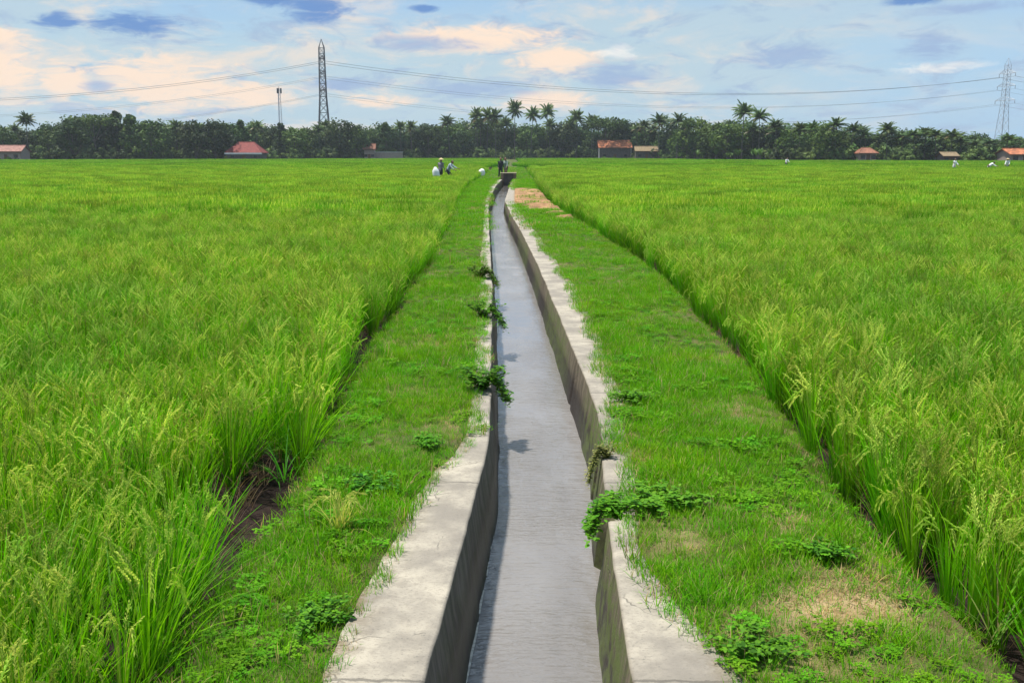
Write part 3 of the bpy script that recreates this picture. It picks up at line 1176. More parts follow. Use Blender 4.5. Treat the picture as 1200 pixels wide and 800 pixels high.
def grass_clump(u, v, n, h, wid, cA, cB, label, lean=0.5, droop=1.6, ears=0, z=0.0, seed=0, bias=None):
    rng = random.Random(700 + seed)
    x, y = px(u, v, z)
    root = empty('grass_clump', (x, y, z))
    mb = MB()
    for i in range(n):
        a = rng.uniform(0, 6.283) if bias is None else rng.gauss(bias, 0.9)
        blade(mb, (rng.gauss(0, 0.025), rng.gauss(0, 0.025), -0.02), a, h * rng.uniform(0.6, 1.1), abs(rng.gauss(lean, 0.25)), rng.uniform(0.3, 1) * droop, wid * rng.uniform(0.7, 1.2),
              mixc(cA, cB, rng.random()), 6, rng, mixc(cA, cB, rng.random()))
    mb.build('leaf_blades', M_WEED, root)
    if ears:
        m2 = MB()
        for i in range(ears):
            a = rng.uniform(0, 6.283)
            panicle(m2, (0, 0, h * 0.1), a, h * 0.5, rng.uniform(0.1, 0.4), rng.uniform(1.5, 2.6), h * 0.45, cB, rng, 0.008, 14)
        m2.build('seed_heads', M_WEED, root)
    tag(root, label, 'grass clump')
    return root


WA, WB = (0.07, 0.23, 0.010), (0.15, 0.36, 0.014)
DA, DB = (0.035, 0.125, 0.010), (0.06, 0.19, 0.012)
broad_weed(564, 456, 0.28, 0.20, 44, DA, WB, 'leafy green weed hanging over the left canal wall, nearest the camera of three', hang=(0.26, 0.20), leaf=0.05, seed=1)
broad_weed(566, 372, 0.30, 0.22, 36, DA, WB, 'dark green weed hanging over the left canal wall, middle of three', hang=(0.30, 0.22), leaf=0.055, seed=2)
broad_weed(562, 326, 0.40, 0.26, 36, (0.15, 0.12, 0.035), WB, 'brownish weed hanging over the left canal wall, farthest of three', hang=(0.34, 0.25), leaf=0.06, seed=3)
broad_weed(722, 602, 0.17, 0.11, 34, WA, (0.19, 0.42, 0.02), 'large leafy weed spilling over the right canal wall into the channel', hang=(-0.17, 0.16), leaf=0.045, seed=4)
broad_weed(775, 592, 0.34, 0.08, 32, WA, (0.19, 0.42, 0.02), 'low spreading green weed beside the right coping', leaf=0.045, seed=5)
broad_weed(966, 655, 0.15, 0.06, 16, DA, WB, 'small round dark green weed alone on the dry grass of the right bank', leaf=0.04, seed=6)
broad_weed(890, 765, 0.20, 0.06, 20, DA, WB, 'dark green leafy weed at the corner of the right coping in the foreground', leaf=0.034, seed=7)
broad_weed(438, 572, 0.22, 0.08, 18, DA, WB, 'dark green leafy weed in the left bank grass above the pale tuft', leaf=0.04, seed=8)
broad_weed(372, 730, 0.18, 0.06, 18, DA, WB, 'dark clover-like weed on the left bank close to the foreground coping', leaf=0.032, seed=9)
broad_weed(500, 522, 0.22, 0.06, 18, WA, WB, 'bright green weed creeping onto the left coping', leaf=0.036, seed=10)
broad_weed(712, 536, 0.10, 0.10, 16, (0.13, 0.16, 0.04), (0.28, 0.30, 0.09), 'sparse yellowish weed drooping over the right wall behind the large leafy weed', hang=(-0.15, 0.22), leaf=0.03, seed=11)
broad_weed(742, 470, 0.24, 0.09, 20, WA, WB, 'green weed leaning over the outer edge of the right coping', leaf=0.04, seed=12)
grass_clump(397, 622, 46, 0.30, 0.006, (0.34, 0.42, 0.06), (0.46, 0.50, 0.10), 'pale yellow drooping grass tuft on the left bank', 0.35, 2.0, 10, seed=1)
grass_clump(150, 800, 34, 0.75, 0.011, G3, G2, 'long leaved wild grass clump in the lower left corner', 0.7, 1.1, 0, -0.15, seed=2, bias=0.3)
grass_clump(55, 770, 34, 0.85, 0.012, G1, G2, 'long bright grass blades sweeping right at the left foreground edge', 0.6, 0.9, 0, -0.15, seed=3, bias=0.2)
grass_clump(235, 690, 26, 0.42, 0.008, (0.16, 0.12, 0.05), G1, 'part dried grass clump at the foot of the dark gap in the rice', 0.8, 1.2, 0, -0.12, seed=4, bias=0.1)
grass_clump(330, 560, 22, 0.40, 0.009, G3, G1, 'dark green grass clump at the right side of the dark gap in the rice', 0.8, 1.2, 0, -0.12, seed=5)
grass_clump(262, 545, 26, 0.5, 0.006, (0.16, 0.11, 0.05), (0.30, 0.24, 0.10), 'brown withered stalks leaning over the dark gap in the left rice', 0.9, 1.1, 0, -0.15, seed=8, bias=0.0)
grass_clump(300, 530, 22, 0.5, 0.010, G3, G1, 'green leaf fan arching over the top of the dark gap', 0.9, 1.0, 0, -0.12, seed=9, bias=-0.3)
for gi, (gu, gv) in enumerate([(250, 600), (285, 590), (305, 565), (230, 640), (270, 625)]):
    gl = ['at its left end', 'in its middle', 'at its far end', 'at its near end', 'along its front edge'][gi]
    grass_clump(gu, gv, 22, 0.34, 0.006, (0.07, 0.045, 0.03), (0.20, 0.14, 0.07), f'dead brown stubble in the dark gap of the left rice, {gl}', 0.7, 1.3, 0, -0.2, seed=20 + gi)
grass_clump(1010, 575, 20, 0.34, 0.006, (0.30, 0.22, 0.10), G1, 'straw coloured grass clump at the right rice edge', 0.5, 1.2, 0, -0.05, seed=6)
grass_clump(1165, 745, 24, 0.36, 0.007, (0.26, 0.18, 0.09), G1, 'dry grass clump at the foot of the rice near the right frame edge', 0.6, 1.2, 0, -0.05, seed=7)


# ------------------------------------------------------------------ trees
def palm_meshes(seed, h):
    rng = random.Random(seed)
    tr = MB()
    bend = rng.uniform(-0.9, 0.9)
    b2 = rng.uniform(-0.9, 0.9)
    pts = [Vector((bend * (f ** 1.6), b2 * (f ** 1.6), h * f)) for f in [i / 8 for i in range(9)]]
    tr.tube(pts, [0.24, 0.17, 0.15, 0.14, 0.135, 0.13, 0.125, 0.12, 0.11], 7)
    crown = MB()
    top = pts[-1]
    nf = rng.randint(28, 34)
    for i in range(nf):
        a = i * 2.399 + rng.uniform(-0.3, 0.3)
        f = i / nf
        lean = 0.05 + 1.75 * f + rng.uniform(-0.15, 0.2)
        droop = rng.uniform(0.7, 1.3)
        ln = rng.uniform(3.6, 4.8) * (0.85 if f < 0.2 else 1.0)
        col = mixc((0.045, 0.10, 0.02), (0.095, 0.15, 0.03), rng.random())
        if f > 0.86:
            col = mixc(col, (0.16, 0.11, 0.05), rng.random() * 0.8)
        p = top.copy()
        path = []
        n = 8
        for k in range(n + 1):
            path.append(p.copy())
            g = k / n
            ang = lean + droop * g ** 1.5
            p = p + Vector((math.cos(a) * math.sin(ang), math.sin(a) * math.sin(ang), math.cos(ang))) * ln / n
        side = Vector((-math.sin(a), math.cos(a), 0))
        crown.quad_strip([q + side * 0.035 for q in path], [q - side * 0.035 for q in path], col)
        for k in range(1, n + 1):
            g = k / n
            wl = 0.85 * math.sin(0.35 + 2.5 * g) + 0.1
            d = (path[k] - path[k - 1]).normalized()
            for sg in (-1, 1):
                for hh in (0.0, 0.5):
                    o_ = path[k - 1].lerp(path[k], hh)
                    tip = o_ + side * sg * wl * 0.72 + d * wl * 0.55 + Vector((0, 0, -wl * rng.uniform(0.35, 0.75)))
                    crown.poly([o_, o_ + d * 0.42, tip + d * 0.12, tip], jit(col, 0.2, rng))
    for k in range(7):
        a = rng.uniform(0, 6.283)
        o_ = top + Vector((math.cos(a) * 0.25, math.sin(a) * 0.25, -0.25 - rng.random() * 0.2))
        crown.tube([o_ + Vector((0, 0, -0.13)), o_, o_ + Vector((0, 0, 0.12))], [0.05, 0.13, 0.05], 5, (0.14, 0.13, 0.04))
    return tr.mesh('palm_trunk', M_TRUNK), crown.mesh('palm_crown', M_PALM)


def broad_meshes(seed, h, wdt, kind):
    """kind 0 rounded, 1 tall conical, 2 wide umbrella"""
    rng = random.Random(seed)
    tr, cr = MB(), MB()
    tint = rng.choice([(1.0, 1.0, 1.0), (1.5, 1.35, 1.0), (0.8, 0.85, 0.9)])
    th = h * (0.12 if kind == 0 else (0.12 if kind == 1 else 0.45))
    tr.tube([(0, 0, -0.1), (0.1, 0, th * 0.5), (0.05, 0.1, th), (0, 0, th + (h - th) * 0.55)], [0.35, 0.27, 0.22, 0.08], 7)
    ncl = 44
    for i in range(ncl):
        a = rng.uniform(0, 6.283)
        if kind == 1:
            f = 0.9 * rng.random() ** 0.9
            z = th + (h - th) * f
            r = wdt * 0.5 * (1 - f) ** 0.8 * math.sqrt(rng.random())
            cs = wdt * 0.16 * (1.15 - f * 0.75)
        elif kind == 2:
            r = wdt * 0.5 * math.sqrt(rng.random())
            z = h * (0.80 + 0.16 * rng.random()) - 0.2 * r
            cs = wdt * 0.12
        else:
            ph = math.acos(rng.uniform(-0.9, 1))
            rr = rng.uniform(0.55, 0.95)
            r = wdt * 0.42 * math.sin(ph) * rr
            z = th + (h - th) * (0.48 + 0.44 * math.cos(ph) * rr)
            cs = wdt * rng.uniform(0.10, 0.17)
        cx, cy = r * math.cos(a), r * math.sin(a)
        if i < 8:
            tr.tube([(0.03, 0.05, th * 0.9), (cx * 0.5, cy * 0.5, (th + z) * 0.5), (cx * 0.9, cy * 0.9, z)], [0.13, 0.08, 0.03], 5)
        base = mixc((0.018, 0.046, 0.013), (0.055, 0.10, 0.02), rng.random())
        base = tuple(a_ * b_ for a_, b_ in zip(base, tint))
        for k in range(46):
            d = Vector((rng.gauss(0, 1), rng.gauss(0, 1), rng.gauss(0, 1) * 0.8)).normalized()
            o_ = Vector((cx, cy, z)) + d * cs * rng.uniform(0.55, 1.15)
            s = rng.uniform(0.22, 0.48)
            n_ = (d + Vector((rng.gauss(0, 0.6), rng.gauss(0, 0.6), rng.gauss(0, 0.6) + 0.3))).normalized()
            u_ = n_.orthogonal().normalized()
            u_ = (Matrix.Rotation(rng.uniform(0, 6.283), 3, n_) @ u_)
            v_ = n_.cross(u_)
            cr.poly([o_ + u_ * s, o_ + v_ * s * 0.6, o_ - u_ * s, o_ - v_ * s * 0.6], jit(base, 0.25, rng))
    return tr.mesh('tree_trunk', M_TRUNK), cr.mesh('tree_crown', M_TREE)


def banana_meshes(seed, h):
    rng = random.Random(seed)
    tr, cr = MB(), MB()
    for s in range(3):
        ox, oy = rng.gauss(0, 0.5), rng.gauss(0, 0.5)
        hh = h * rng.uniform(0.4, 0.55)
        tr.tube([(ox, oy, 0), (ox, oy, hh)], [0.13, 0.08], 6)
        for i in range(9):
            a = rng.uniform(0, 6.283)
            blade(cr, (ox, oy, hh * 0.95), a, h * rng.uniform(0.45, 0.62), rng.uniform(0.1, 0.7), rng.uniform(0.8, 1.9), 0.55, mixc((0.07, 0.16, 0.02), (0.13, 0.23, 0.04), rng.random()), 5, rng)
    return tr.mesh('banana_stem', M_TRUNK), cr.mesh('banana_leaves', M_PALM)


def bush_meshes(seed, h, wdt, pale):
    rng = random.Random(seed)
    tr, cr = MB(), MB()
    for i in range(5):
        a = i * 1.3
        tr.tube([(0, 0, 0), (math.cos(a) * wdt * 0.2, math.sin(a) * wdt * 0.2, h * 0.6)], [0.06, 0.02], 5)
    for i in range(20):
        a = rng.uniform(0, 6.283)
        r = wdt * 0.45 * math.sqrt(rng.random())
        z = h * rng.uniform(0.15, 0.85) * (1 - 0.6 * (r / (wdt * 0.5)) ** 2)
        cl = mixc((0.045, 0.09, 0.02), (0.10, 0.15, 0.03), rng.random() if not pale else 0.6 + 0.4 * rng.random())
        for k in range(40):
            d = Vector((rng.gauss(0, 1), rng.gauss(0, 1), rng.gauss(0, 1))).normalized()
            o_ = Vector((r * math.cos(a), r * math.sin(a), z)) + d * h * 0.17 * rng.uniform(0.4, 1.1)
            s = rng.uniform(0.14, 0.32)
            n_ = (d + Vector((0, 0, 0.4))).normalized()
            u_ = Matrix.Rotation(rng.uniform(0, 6.283), 3, n_) @ n_.orthogonal().normalized()
            v_ = n_.cross(u_)
            cr.poly([o_ + u_ * s, o_ + v_ * s * 0.6, o_ - u_ * s, o_ - v_ * s * 0.6], jit(cl, 0.25, rng))
    return tr.mesh('bush_stems', M_TRUNK), cr.mesh('bush_foliage', M_TREE)


PALM_H = 14.0
PALMS = [palm_meshes(40 + i, PALM_H) for i in range(6)]
BR_H, BR_W = 12.0, 10.0
BROADS = {0: [broad_meshes(60 + i, BR_H, BR_W, 0) for i in range(5)],
          1: [broad_meshes(70 + i, BR_H, BR_W * 0.62, 1) for i in range(3)],
          2: [broad_meshes(80 + i, BR_H, BR_W * 1.15, 2) for i in range(2)]}
BUSH = [bush_meshes(90 + i, 3.0, 4.4, i % 2) for i in range(4)]
BANANA = [banana_meshes(95 + i, 3.6) for i in range(3)]
trng = random.Random(77)


def place_tree(name, meshes, x, y, sc, label, cat, group, parts=('trunk', 'crown'), sxy=None):
    root = empty(name, (x, y, PADDY_Z), trng.uniform(0, 6.283))
    s2 = sxy or sc
    root.scale = (s2, s2, sc)
    link_obj(parts[0], meshes[0], root)
    link_obj(parts[1], meshes[1], root)
    tag(root, label, cat, group)
    return root


SECT = [(-80, 120, 'at the left frame edge'), (120, 262, 'left of the red hipped roof'),
        (262, 400, 'around the red hipped roof'), (400, 550, 'right of the dark pylon'),
        (550, 700, 'behind the canal end'), (700, 860, 'around the orange roofed house'),
        (860, 1030, 'left of the small brown house'), (1030, 1300, 'near the pale pylon')]
ORD = ['leftmost', 'second', 'third', 'fourth', 'fifth', 'sixth', 'seventh', 'eighth', 'ninth', 'tenth', 'eleventh', 'twelfth', 'thirteenth', 'fourteenth']
COUNT = {}


def ordinal_label(kind, sect):
    k = COUNT.get((kind, sect), 0)
    COUNT[(kind, sect)] = k + 1
    frm = '' if k == 0 else ' from the left'
    return f'{ORD[k]}{frm} of the skyline {kind} {sect}'


def section(u):
    for i, (a, b, s) in enumerate(SECT):
        if a <= u < b:
            return i, s
    return 7, SECT[7][2]


# (column, row of its top, kind, own label)  p palm, b round tree, c conical tree, f flat crowned
TREES = [
    (5, 150, 'b', 'round dark tree at the left frame edge above the pinkish house'),
    (33, 132, 'p', 'tall palm rising above the treeline near the left frame edge'), (62, 150, 'b', None), (86, 138, 'b', None),
    (112, 134, 'f', 'broad flat crowned dark tree left of centre in the left grove'),
    (139, 127, 'c', 'tallest pointed tree of the left grove'), (155, 131, 'c', 'second pointed tree just right of the tallest pointed one'),
    (178, 138, 'b', 'round topped dark tree right of the two pointed trees'), (208, 140, 'p', None), (229, 139, 'b', None),
    (252, 134, 'b', 'wide dark tree rising behind the red hipped roof'), (268, 141, 'b', None), (284, 139, 'c', None), (301, 140, 'p', 'slim palm just right of the red hipped roof'),
    (330, 142, 'c', 'narrow tree in front of the thin telecom mast'), (345, 148, 'b', None), (360, 148, 'b', None), (376, 144, 'p', None),
    (398, 137, 'b', 'large dark round tree just right of the dark pylon'), (418, 142, 'b', None), (452, 141, 'c', 'conical tree standing alone between pylon and farm workers'),
    (470, 142, 'p', None), (483, 142, 'p', None), (502, 142, 'b', 'broad rounded tree left of the farm workers'), (527, 136, 'p', 'palm with open crown above the two farm workers'), (543, 149, 'b', None),
    (560, 129, 'p', None), (571, 129, 'p', None), (581, 130, 'p', None), (603, 122, 'p', 'tallest palm at the centre, above the end of the canal'),
    (622, 128, 'p', None), (641, 125, 'p', 'second tallest palm at the centre, right of the tallest'), (660, 141, 'b', None), (675, 131, 'p', 'palm standing clear left of the orange roofed house'),
    (695, 140, 'p', None), (709, 138, 'f', 'flat topped tree directly above the orange roof'), (724, 142, 'b', None), (745, 143, 'p', None), (756, 140, 'p', None),
    (772, 134, 'p', None), (793, 133, 'p', None), (805, 138, 'p', None), (814, 131, 'b', None), (835, 140, 'b', None), (852, 139, 'b', None),
    (869, 122, 'p', 'tallest palm of the right half of the treeline'), (889, 127, 'p', 'second tallest palm just right of the right half\'s tallest'),
    (909, 137, 'p', None), (936, 141, 'p', None), (952, 140, 'p', None), (966, 141, 'b', None), (979, 136, 'p', 'palm above the group left of the small brown house'), (997, 141, 'p', None),
    (1015, 148, 'p', None), (1039, 140, 'p', 'palm standing clear above the small brown house'), (1057, 150, 'p', None), (1071, 147, 'p', None), (1083, 145, 'p', None), (1097, 147, 'p', None), (1114, 147, 'p', None),
    (1126, 155, 'p', None), (1145, 157, 'p', None), (1160, 156, 'p', None), (1178, 151, 'p', 'bushy palm at the foot of the pale pylon'), (1192, 166, 'b', 'low tree above the orange roof at the right frame edge'),
]


def add_tree(u, v, kind, label, dep=0.0):
    y = treeline(u) + dep + trng.uniform(0, 6)
    x = at(u, y)
    top = ztop(v, y) - PADDY_Z
    i, s = section(u)
    if kind == 'p':
        sc = (top - 2.3) / PALM_H
        lab = label or (ordinal_label('palms', s) if dep == 0 else f'half hidden coconut palm deeper in the treeline {s}')
        place_tree('coconut_palm', trng.choice(PALMS), x, y, sc, lab, 'palm tree', f'palms {s}', sxy=max(0.72, min(0.85, sc * 0.95)))
    else:
        k = {'b': 0, 'c': 1, 'f': 2}[kind]
        sc = top / BR_H * 1.02
        lab = label or (ordinal_label('leafy trees', s) if dep == 0 else f'half hidden leafy tree deeper in the treeline {s}')
        place_tree('broadleaf_tree', trng.choice(BROADS[k]), x, y, sc, lab, 'tree', f'leafy trees {s}', sxy=max(0.85, min(1.3, sc * trng.uniform(1.0, 1.25))))


for tdat in TREES:
    add_tree(*tdat)
# lower trees standing between and behind
for u in np.arange(-30, 1260, 13):
    u = float(u) + trng.uniform(-6, 6)
    vtop = float(np.interp(u, [0, 100, 300, 400, 560, 700, 900, 1000, 1200], [146, 139, 145, 145, 138, 140, 140, 146, 157])) + trng.uniform(-4, 6)
    palmy = trng.random() < (0.25 if u < 540 else 0.55)
    add_tree(u, vtop, 'p' if palmy else 'b', None, 10 + trng.uniform(0, 14))
# under storey in front
for u in np.arange(-30, 1250, 13):
    u = float(u) + trng.uniform(-5, 5)
    i, s = section(u)
    near_house = min(abs(u - 285), abs(u - 720), abs(u - 5)) < 22
    y = treeline(u) - 2 + trng.uniform(-2, 4) - (9 if near_house else 0)
    if 770 < u < 925 and trng.random() < 0.7:
        place_tree('banana_plant', trng.choice(BANANA), at(u, y), y, trng.uniform(0.75, 1.1), f'pale green banana plants at the field edge {s}', 'banana plant', f'banana plants {s}', ('stem', 'leaves'))
    else:
        place_tree('bush', trng.choice(BUSH), at(u, y + 3), y + 3, trng.uniform(0.3, 0.6) if near_house else trng.uniform(0.9, 1.9), f'low bush at the foot of the treeline {s}', 'bush', f'bushes {s}', ('stems', 'foliage'))

# dense wood behind, one mass
wp, wr, wsc, wv = [], [], [], []
wprot = []
for me_pair in (BROADS[0][0], BROADS[0][1], BROADS[0][2], BUSH[0], BUSH[1]):
    wprot.append(bpy.data.objects.new('wood_source', me_pair[1]))
for u in np.arange(-120, 1330, 8.0):
    for row in range(4):
        uu = float(u) + trng.uniform(-5, 5)
        y = treeline(uu) + 14 + row * 9 + trng.uniform(-3, 3)
        vt = float(np.interp(uu, [0, 100, 300, 400, 560, 700, 900, 1000, 1200], [153, 147, 152, 151, 148, 150, 150, 153, 163])) + trng.uniform(-3, 5)
        top = ztop(vt, y) - PADDY_Z
        low = row in (0, 2)
        wp.append((at(uu, y), y, PADDY_Z - (0.6 if low else top * 0.16)))
        wr.append((0, 0, trng.uniform(0, 6.28)))
        wsc.append(1.9 if low else max(0.4, top * 1.15 / BR_H))
        wv.append(3 + trng.randint(0, 1) if low else trng.randint(0, 2))
scatter('distant_wood', wp, wr, wsc, wv, wprot, 'dense dark wood massed behind the palms and trees')

# ------------------------------------------------------------------ pylons, mast and wires
def lattice(mb, a, b, n, w0, w1, r, seg=4):
    pass


def pylon(x, y, h, ang, mat, label, rscale=1.0):
    root = empty('pylon', (x, y, PADDY_Z), ang)
    # local: line runs along x, arms along y
    waist, topz = h * 0.52, h * 0.93
    wb, ww, wt = h * 0.058, h * 0.028, h * 0.022

    def half(z):
        if z < waist:
            return wb + (ww - wb) * (z / waist)
        return ww + (wt - ww) * min(1.0, (z - waist) / (topz - waist))
    rr = 0.11 * rscale
    for sx in (-1, 1):
        for sy in (-1, 1):
            mb = MB()
            mb.tube([(sx * half(z), sy * half(z), z) for z in (0, waist, topz)] + [(0, 0, h)], [rr * 1.5, rr * 1.25, rr, rr * 0.7], 4)
            mb.build('leg', mat, root)
    br = MB()
    zs = [0]
    while zs[-1] < topz - 0.5:
        zs.append(min(topz, zs[-1] + max(2.2, half(zs[-1]) * 2.0)))
    for z0, z1 in zip(zs[:-1], zs[1:]):
        h0, h1 = half(z0), half(z1)
        for q in range(4):
            c0 = [(-1, -1), (1, -1), (1, 1), (-1, 1)][q]
            c1 = [(1, -1), (1, 1), (-1, 1), (-1, -1)][q]
            br.tube([(c0[0] * h0, c0[1] * h0, z0), (c1[0] * h1, c1[1] * h1, z1)], rr * 0.55, 3)
            br.tube([(c1[0] * h0, c1[1] * h0, z0), (c0[0] * h1, c0[1] * h1, z1)], rr * 0.55, 3)
            br.tube([(c0[0] * h1, c0[1] * h1, z1), (c1[0] * h1, c1[1] * h1, z1)], rr * 0.6, 3)
    br.build('bracing', mat, root)
    arms = []
    for za, ln in ((h * 0.575, h * 0.105), (h * 0.72, h * 0.095), (h * 0.845, h * 0.085)):
        for sy in (-1, 1):
            mb = MB()
            ht = half(za)
            tip = Vector((0, sy * (ht + ln), za + 0.2))
            for sx in (-1, 1):
                mb.tube([(sx * ht, sy * ht, za), tip], rr * 0.8, 4)
                mb.tube([(sx * ht, sy * ht, za + h * 0.035), tip], rr * 0.7, 4)
                for f in (0.3, 0.6):
                    a_ = Vector((sx * ht, sy * ht, za)).lerp(tip, f)
                    b_ = Vector((sx * ht, sy * ht, za + h * 0.035)).lerp(tip, f)
                    mb.tube([a_, b_], rr * 0.45, 3)
            arm = mb.build('cross_arm', mat, root)
            ins = MB()
            zb = za + 0.1
            pts, rs = [], []
            for k in range(9):
                pts.append((tip.x, tip.y, zb - k * 0.22))
                rs.append(0.16 if k % 2 else 0.07)
            ins.tube(pts, rs, 6)
            ins.build('insulator', M_GLASSINS, arm)
            arms.append(Vector((tip.x, tip.y, zb - 1.8)))
    tag(root, label, 'pylon')
    mtx = Matrix.Translation(Vector((x, y, PADDY_Z))) @ Matrix.Rotation(ang, 4, 'Z')
    return [mtx @ a for a in arms], mtx @ Vector((0, 0, h))


yA, yB = 450.0, 560.0
A = (at(381, yA), yA)
B = (at(1172, yB), yB)
hA = ztop(46, yA) - PADDY_Z
hB = ztop(68, yB) - PADDY_Z
angAB = math.atan2(B[1] - A[1], B[0] - A[0])
armA, topA = pylon(A[0], A[1], hA, angAB, M_STEEL, 'dark steel lattice pylon rising behind the trees at the left', 1.5)
armB, topB = pylon(B[0], B[1], hB, angAB, M_STEEL_PALE, 'pale grey lattice pylon with cross arms at the right', 1.15)
dAB = Vector((B[0] - A[0], B[1] - A[1], 0))
names = {0: 'lowest', 1: 'middle', 2: 'top'}
for k in range(6):
    if k < 6:
        a, b = armA[k], armB[k]
        sag = 11.5
    else:
        a, b = topA, topB
        sag = 12.0
    # the run continues to the next supports outside the picture on both sides
    pts = []
    spans = [(a - dAB * 1.0 + Vector((0, 0, -1.0)), a), (a, b), (b, b + dAB * 0.9)]
    for si, (p0, p1) in enumerate(spans):
        for i in range(25):
            f = i / 24
            q = p0.lerp(p1, f)
            q.z -= 4 * (sag * 1.7 if si == 0 else sag) * f * (1 - f)
            if pts and i == 0:
                continue
            pts.append(q)
    mb = MB()
    mb.tube(pts, 0.045 if k // 2 < 2 else 0.075, 4)
    o = mb.build('power_line', M_WIRE)
    if k < 6:
        tag(o, f'{names[k // 2]} level power wire on the {"near" if k % 2 == 0 else "far"} side strung between the two pylons', 'power line', 'power wires between the pylons')
    else:
        tag(o, 'thin earth wire joining the very tops of the two pylons', 'power line', 'power wires between the pylons')


def mast(u, vtop, y, label):
    h = ztop(vtop, y) - PADDY_Z
    root = empty('telecom_mast', (at(u, y), y, PADDY_Z))
    for i in range(3):
        a = i * 2.094
        mb = MB()
        mb.tube([(math.cos(a) * 1.9, math.sin(a) * 1.9, 0), (math.cos(a) * 0.8, math.sin(a) * 0.8, h * 0.45), (math.cos(a) * 0.5, math.sin(a) * 0.5, h * 0.97)], 0.10, 4)
        mb.build('leg', M_STEEL_PALE, root)
    mb = MB()
    n = 16
    for k in range(n):
        z0, z1 = h * 0.97 * k / n, h * 0.97 * (k + 1) / n

        def rr(z):
            return float(np.interp(z, [0, h * 0.45, h], [1.9, 0.8, 0.5]))
        for i in range(3):
            a, b = i * 2.094, (i + 1) * 2.094
            mb.tube([(math.cos(a) * rr(z0), math.sin(a) * rr(z0), z0), (math.cos(b) * rr(z1), math.sin(b) * rr(z1), z1)], 0.07, 3)
    mb.build('bracing', M_STEEL_PALE, root)
    for i in range(3):
        a = i * 2.094 + 0.5
        mb = MB()
        c0 = Vector((math.cos(a) * 0.9, math.sin(a) * 0.9, 0))
        mb.box((c0.x - 0.25, c0.y - 0.2, h * 0.90), (c0.x + 0.25, c0.y + 0.2, h * 0.97))
        mb.build('antenna_panel', M_STEEL, root)
    mb = MB()
    mb.tube([(0, 0, h * 0.95), (0, 0, h)], 0.08, 5)
    mb.build('tip', M_STEEL_RED, root)
    tag(root, label, 'mast')


mast(330, 101, 430, 'thin telecom mast with dark antennas behind the trees left of the dark pylon')

# ------------------------------------------------------------------ houses
M_ROOF_RED = plain('red_roof_tile', (0.19, 0.035, 0.028), 0.8, 2, 0.3)
M_ROOF_OR = plain('orange_roof_tile', (0.36, 0.125, 0.055), 0.8, 1.5, 0.5)
M_ROOF_BR = plain('brown_roof_tile', (0.24, 0.10, 0.06), 0.85, 1.5, 0.35)
M_ROOF_PK = plain('faded_pink_roof_tile', (0.28, 0.14, 0.11), 0.85, 1.5, 0.3)
M_WHITEWALL = plain('white_plaster', (0.72, 0.71, 0.68), 0.85, 2, 0.08)
M_CREAM = plain('cream_plaster', (0.30, 0.24, 0.20), 0.85, 2, 0.12)
M_DARKWALL = plain('dark_timber_wall', (0.10, 0.085, 0.075), 0.9, 2, 0.25)
M_WIN = plain('window_pane', (0.03, 0.035, 0.04), 0.15, 2, 0.1)
M_DOOR = plain('brown_door', (0.12, 0.06, 0.03), 0.7, 4, 0.2)
M_THATCH = plain('thatch', (0.22, 0.16, 0.09), 0.95, 3, 0.3)


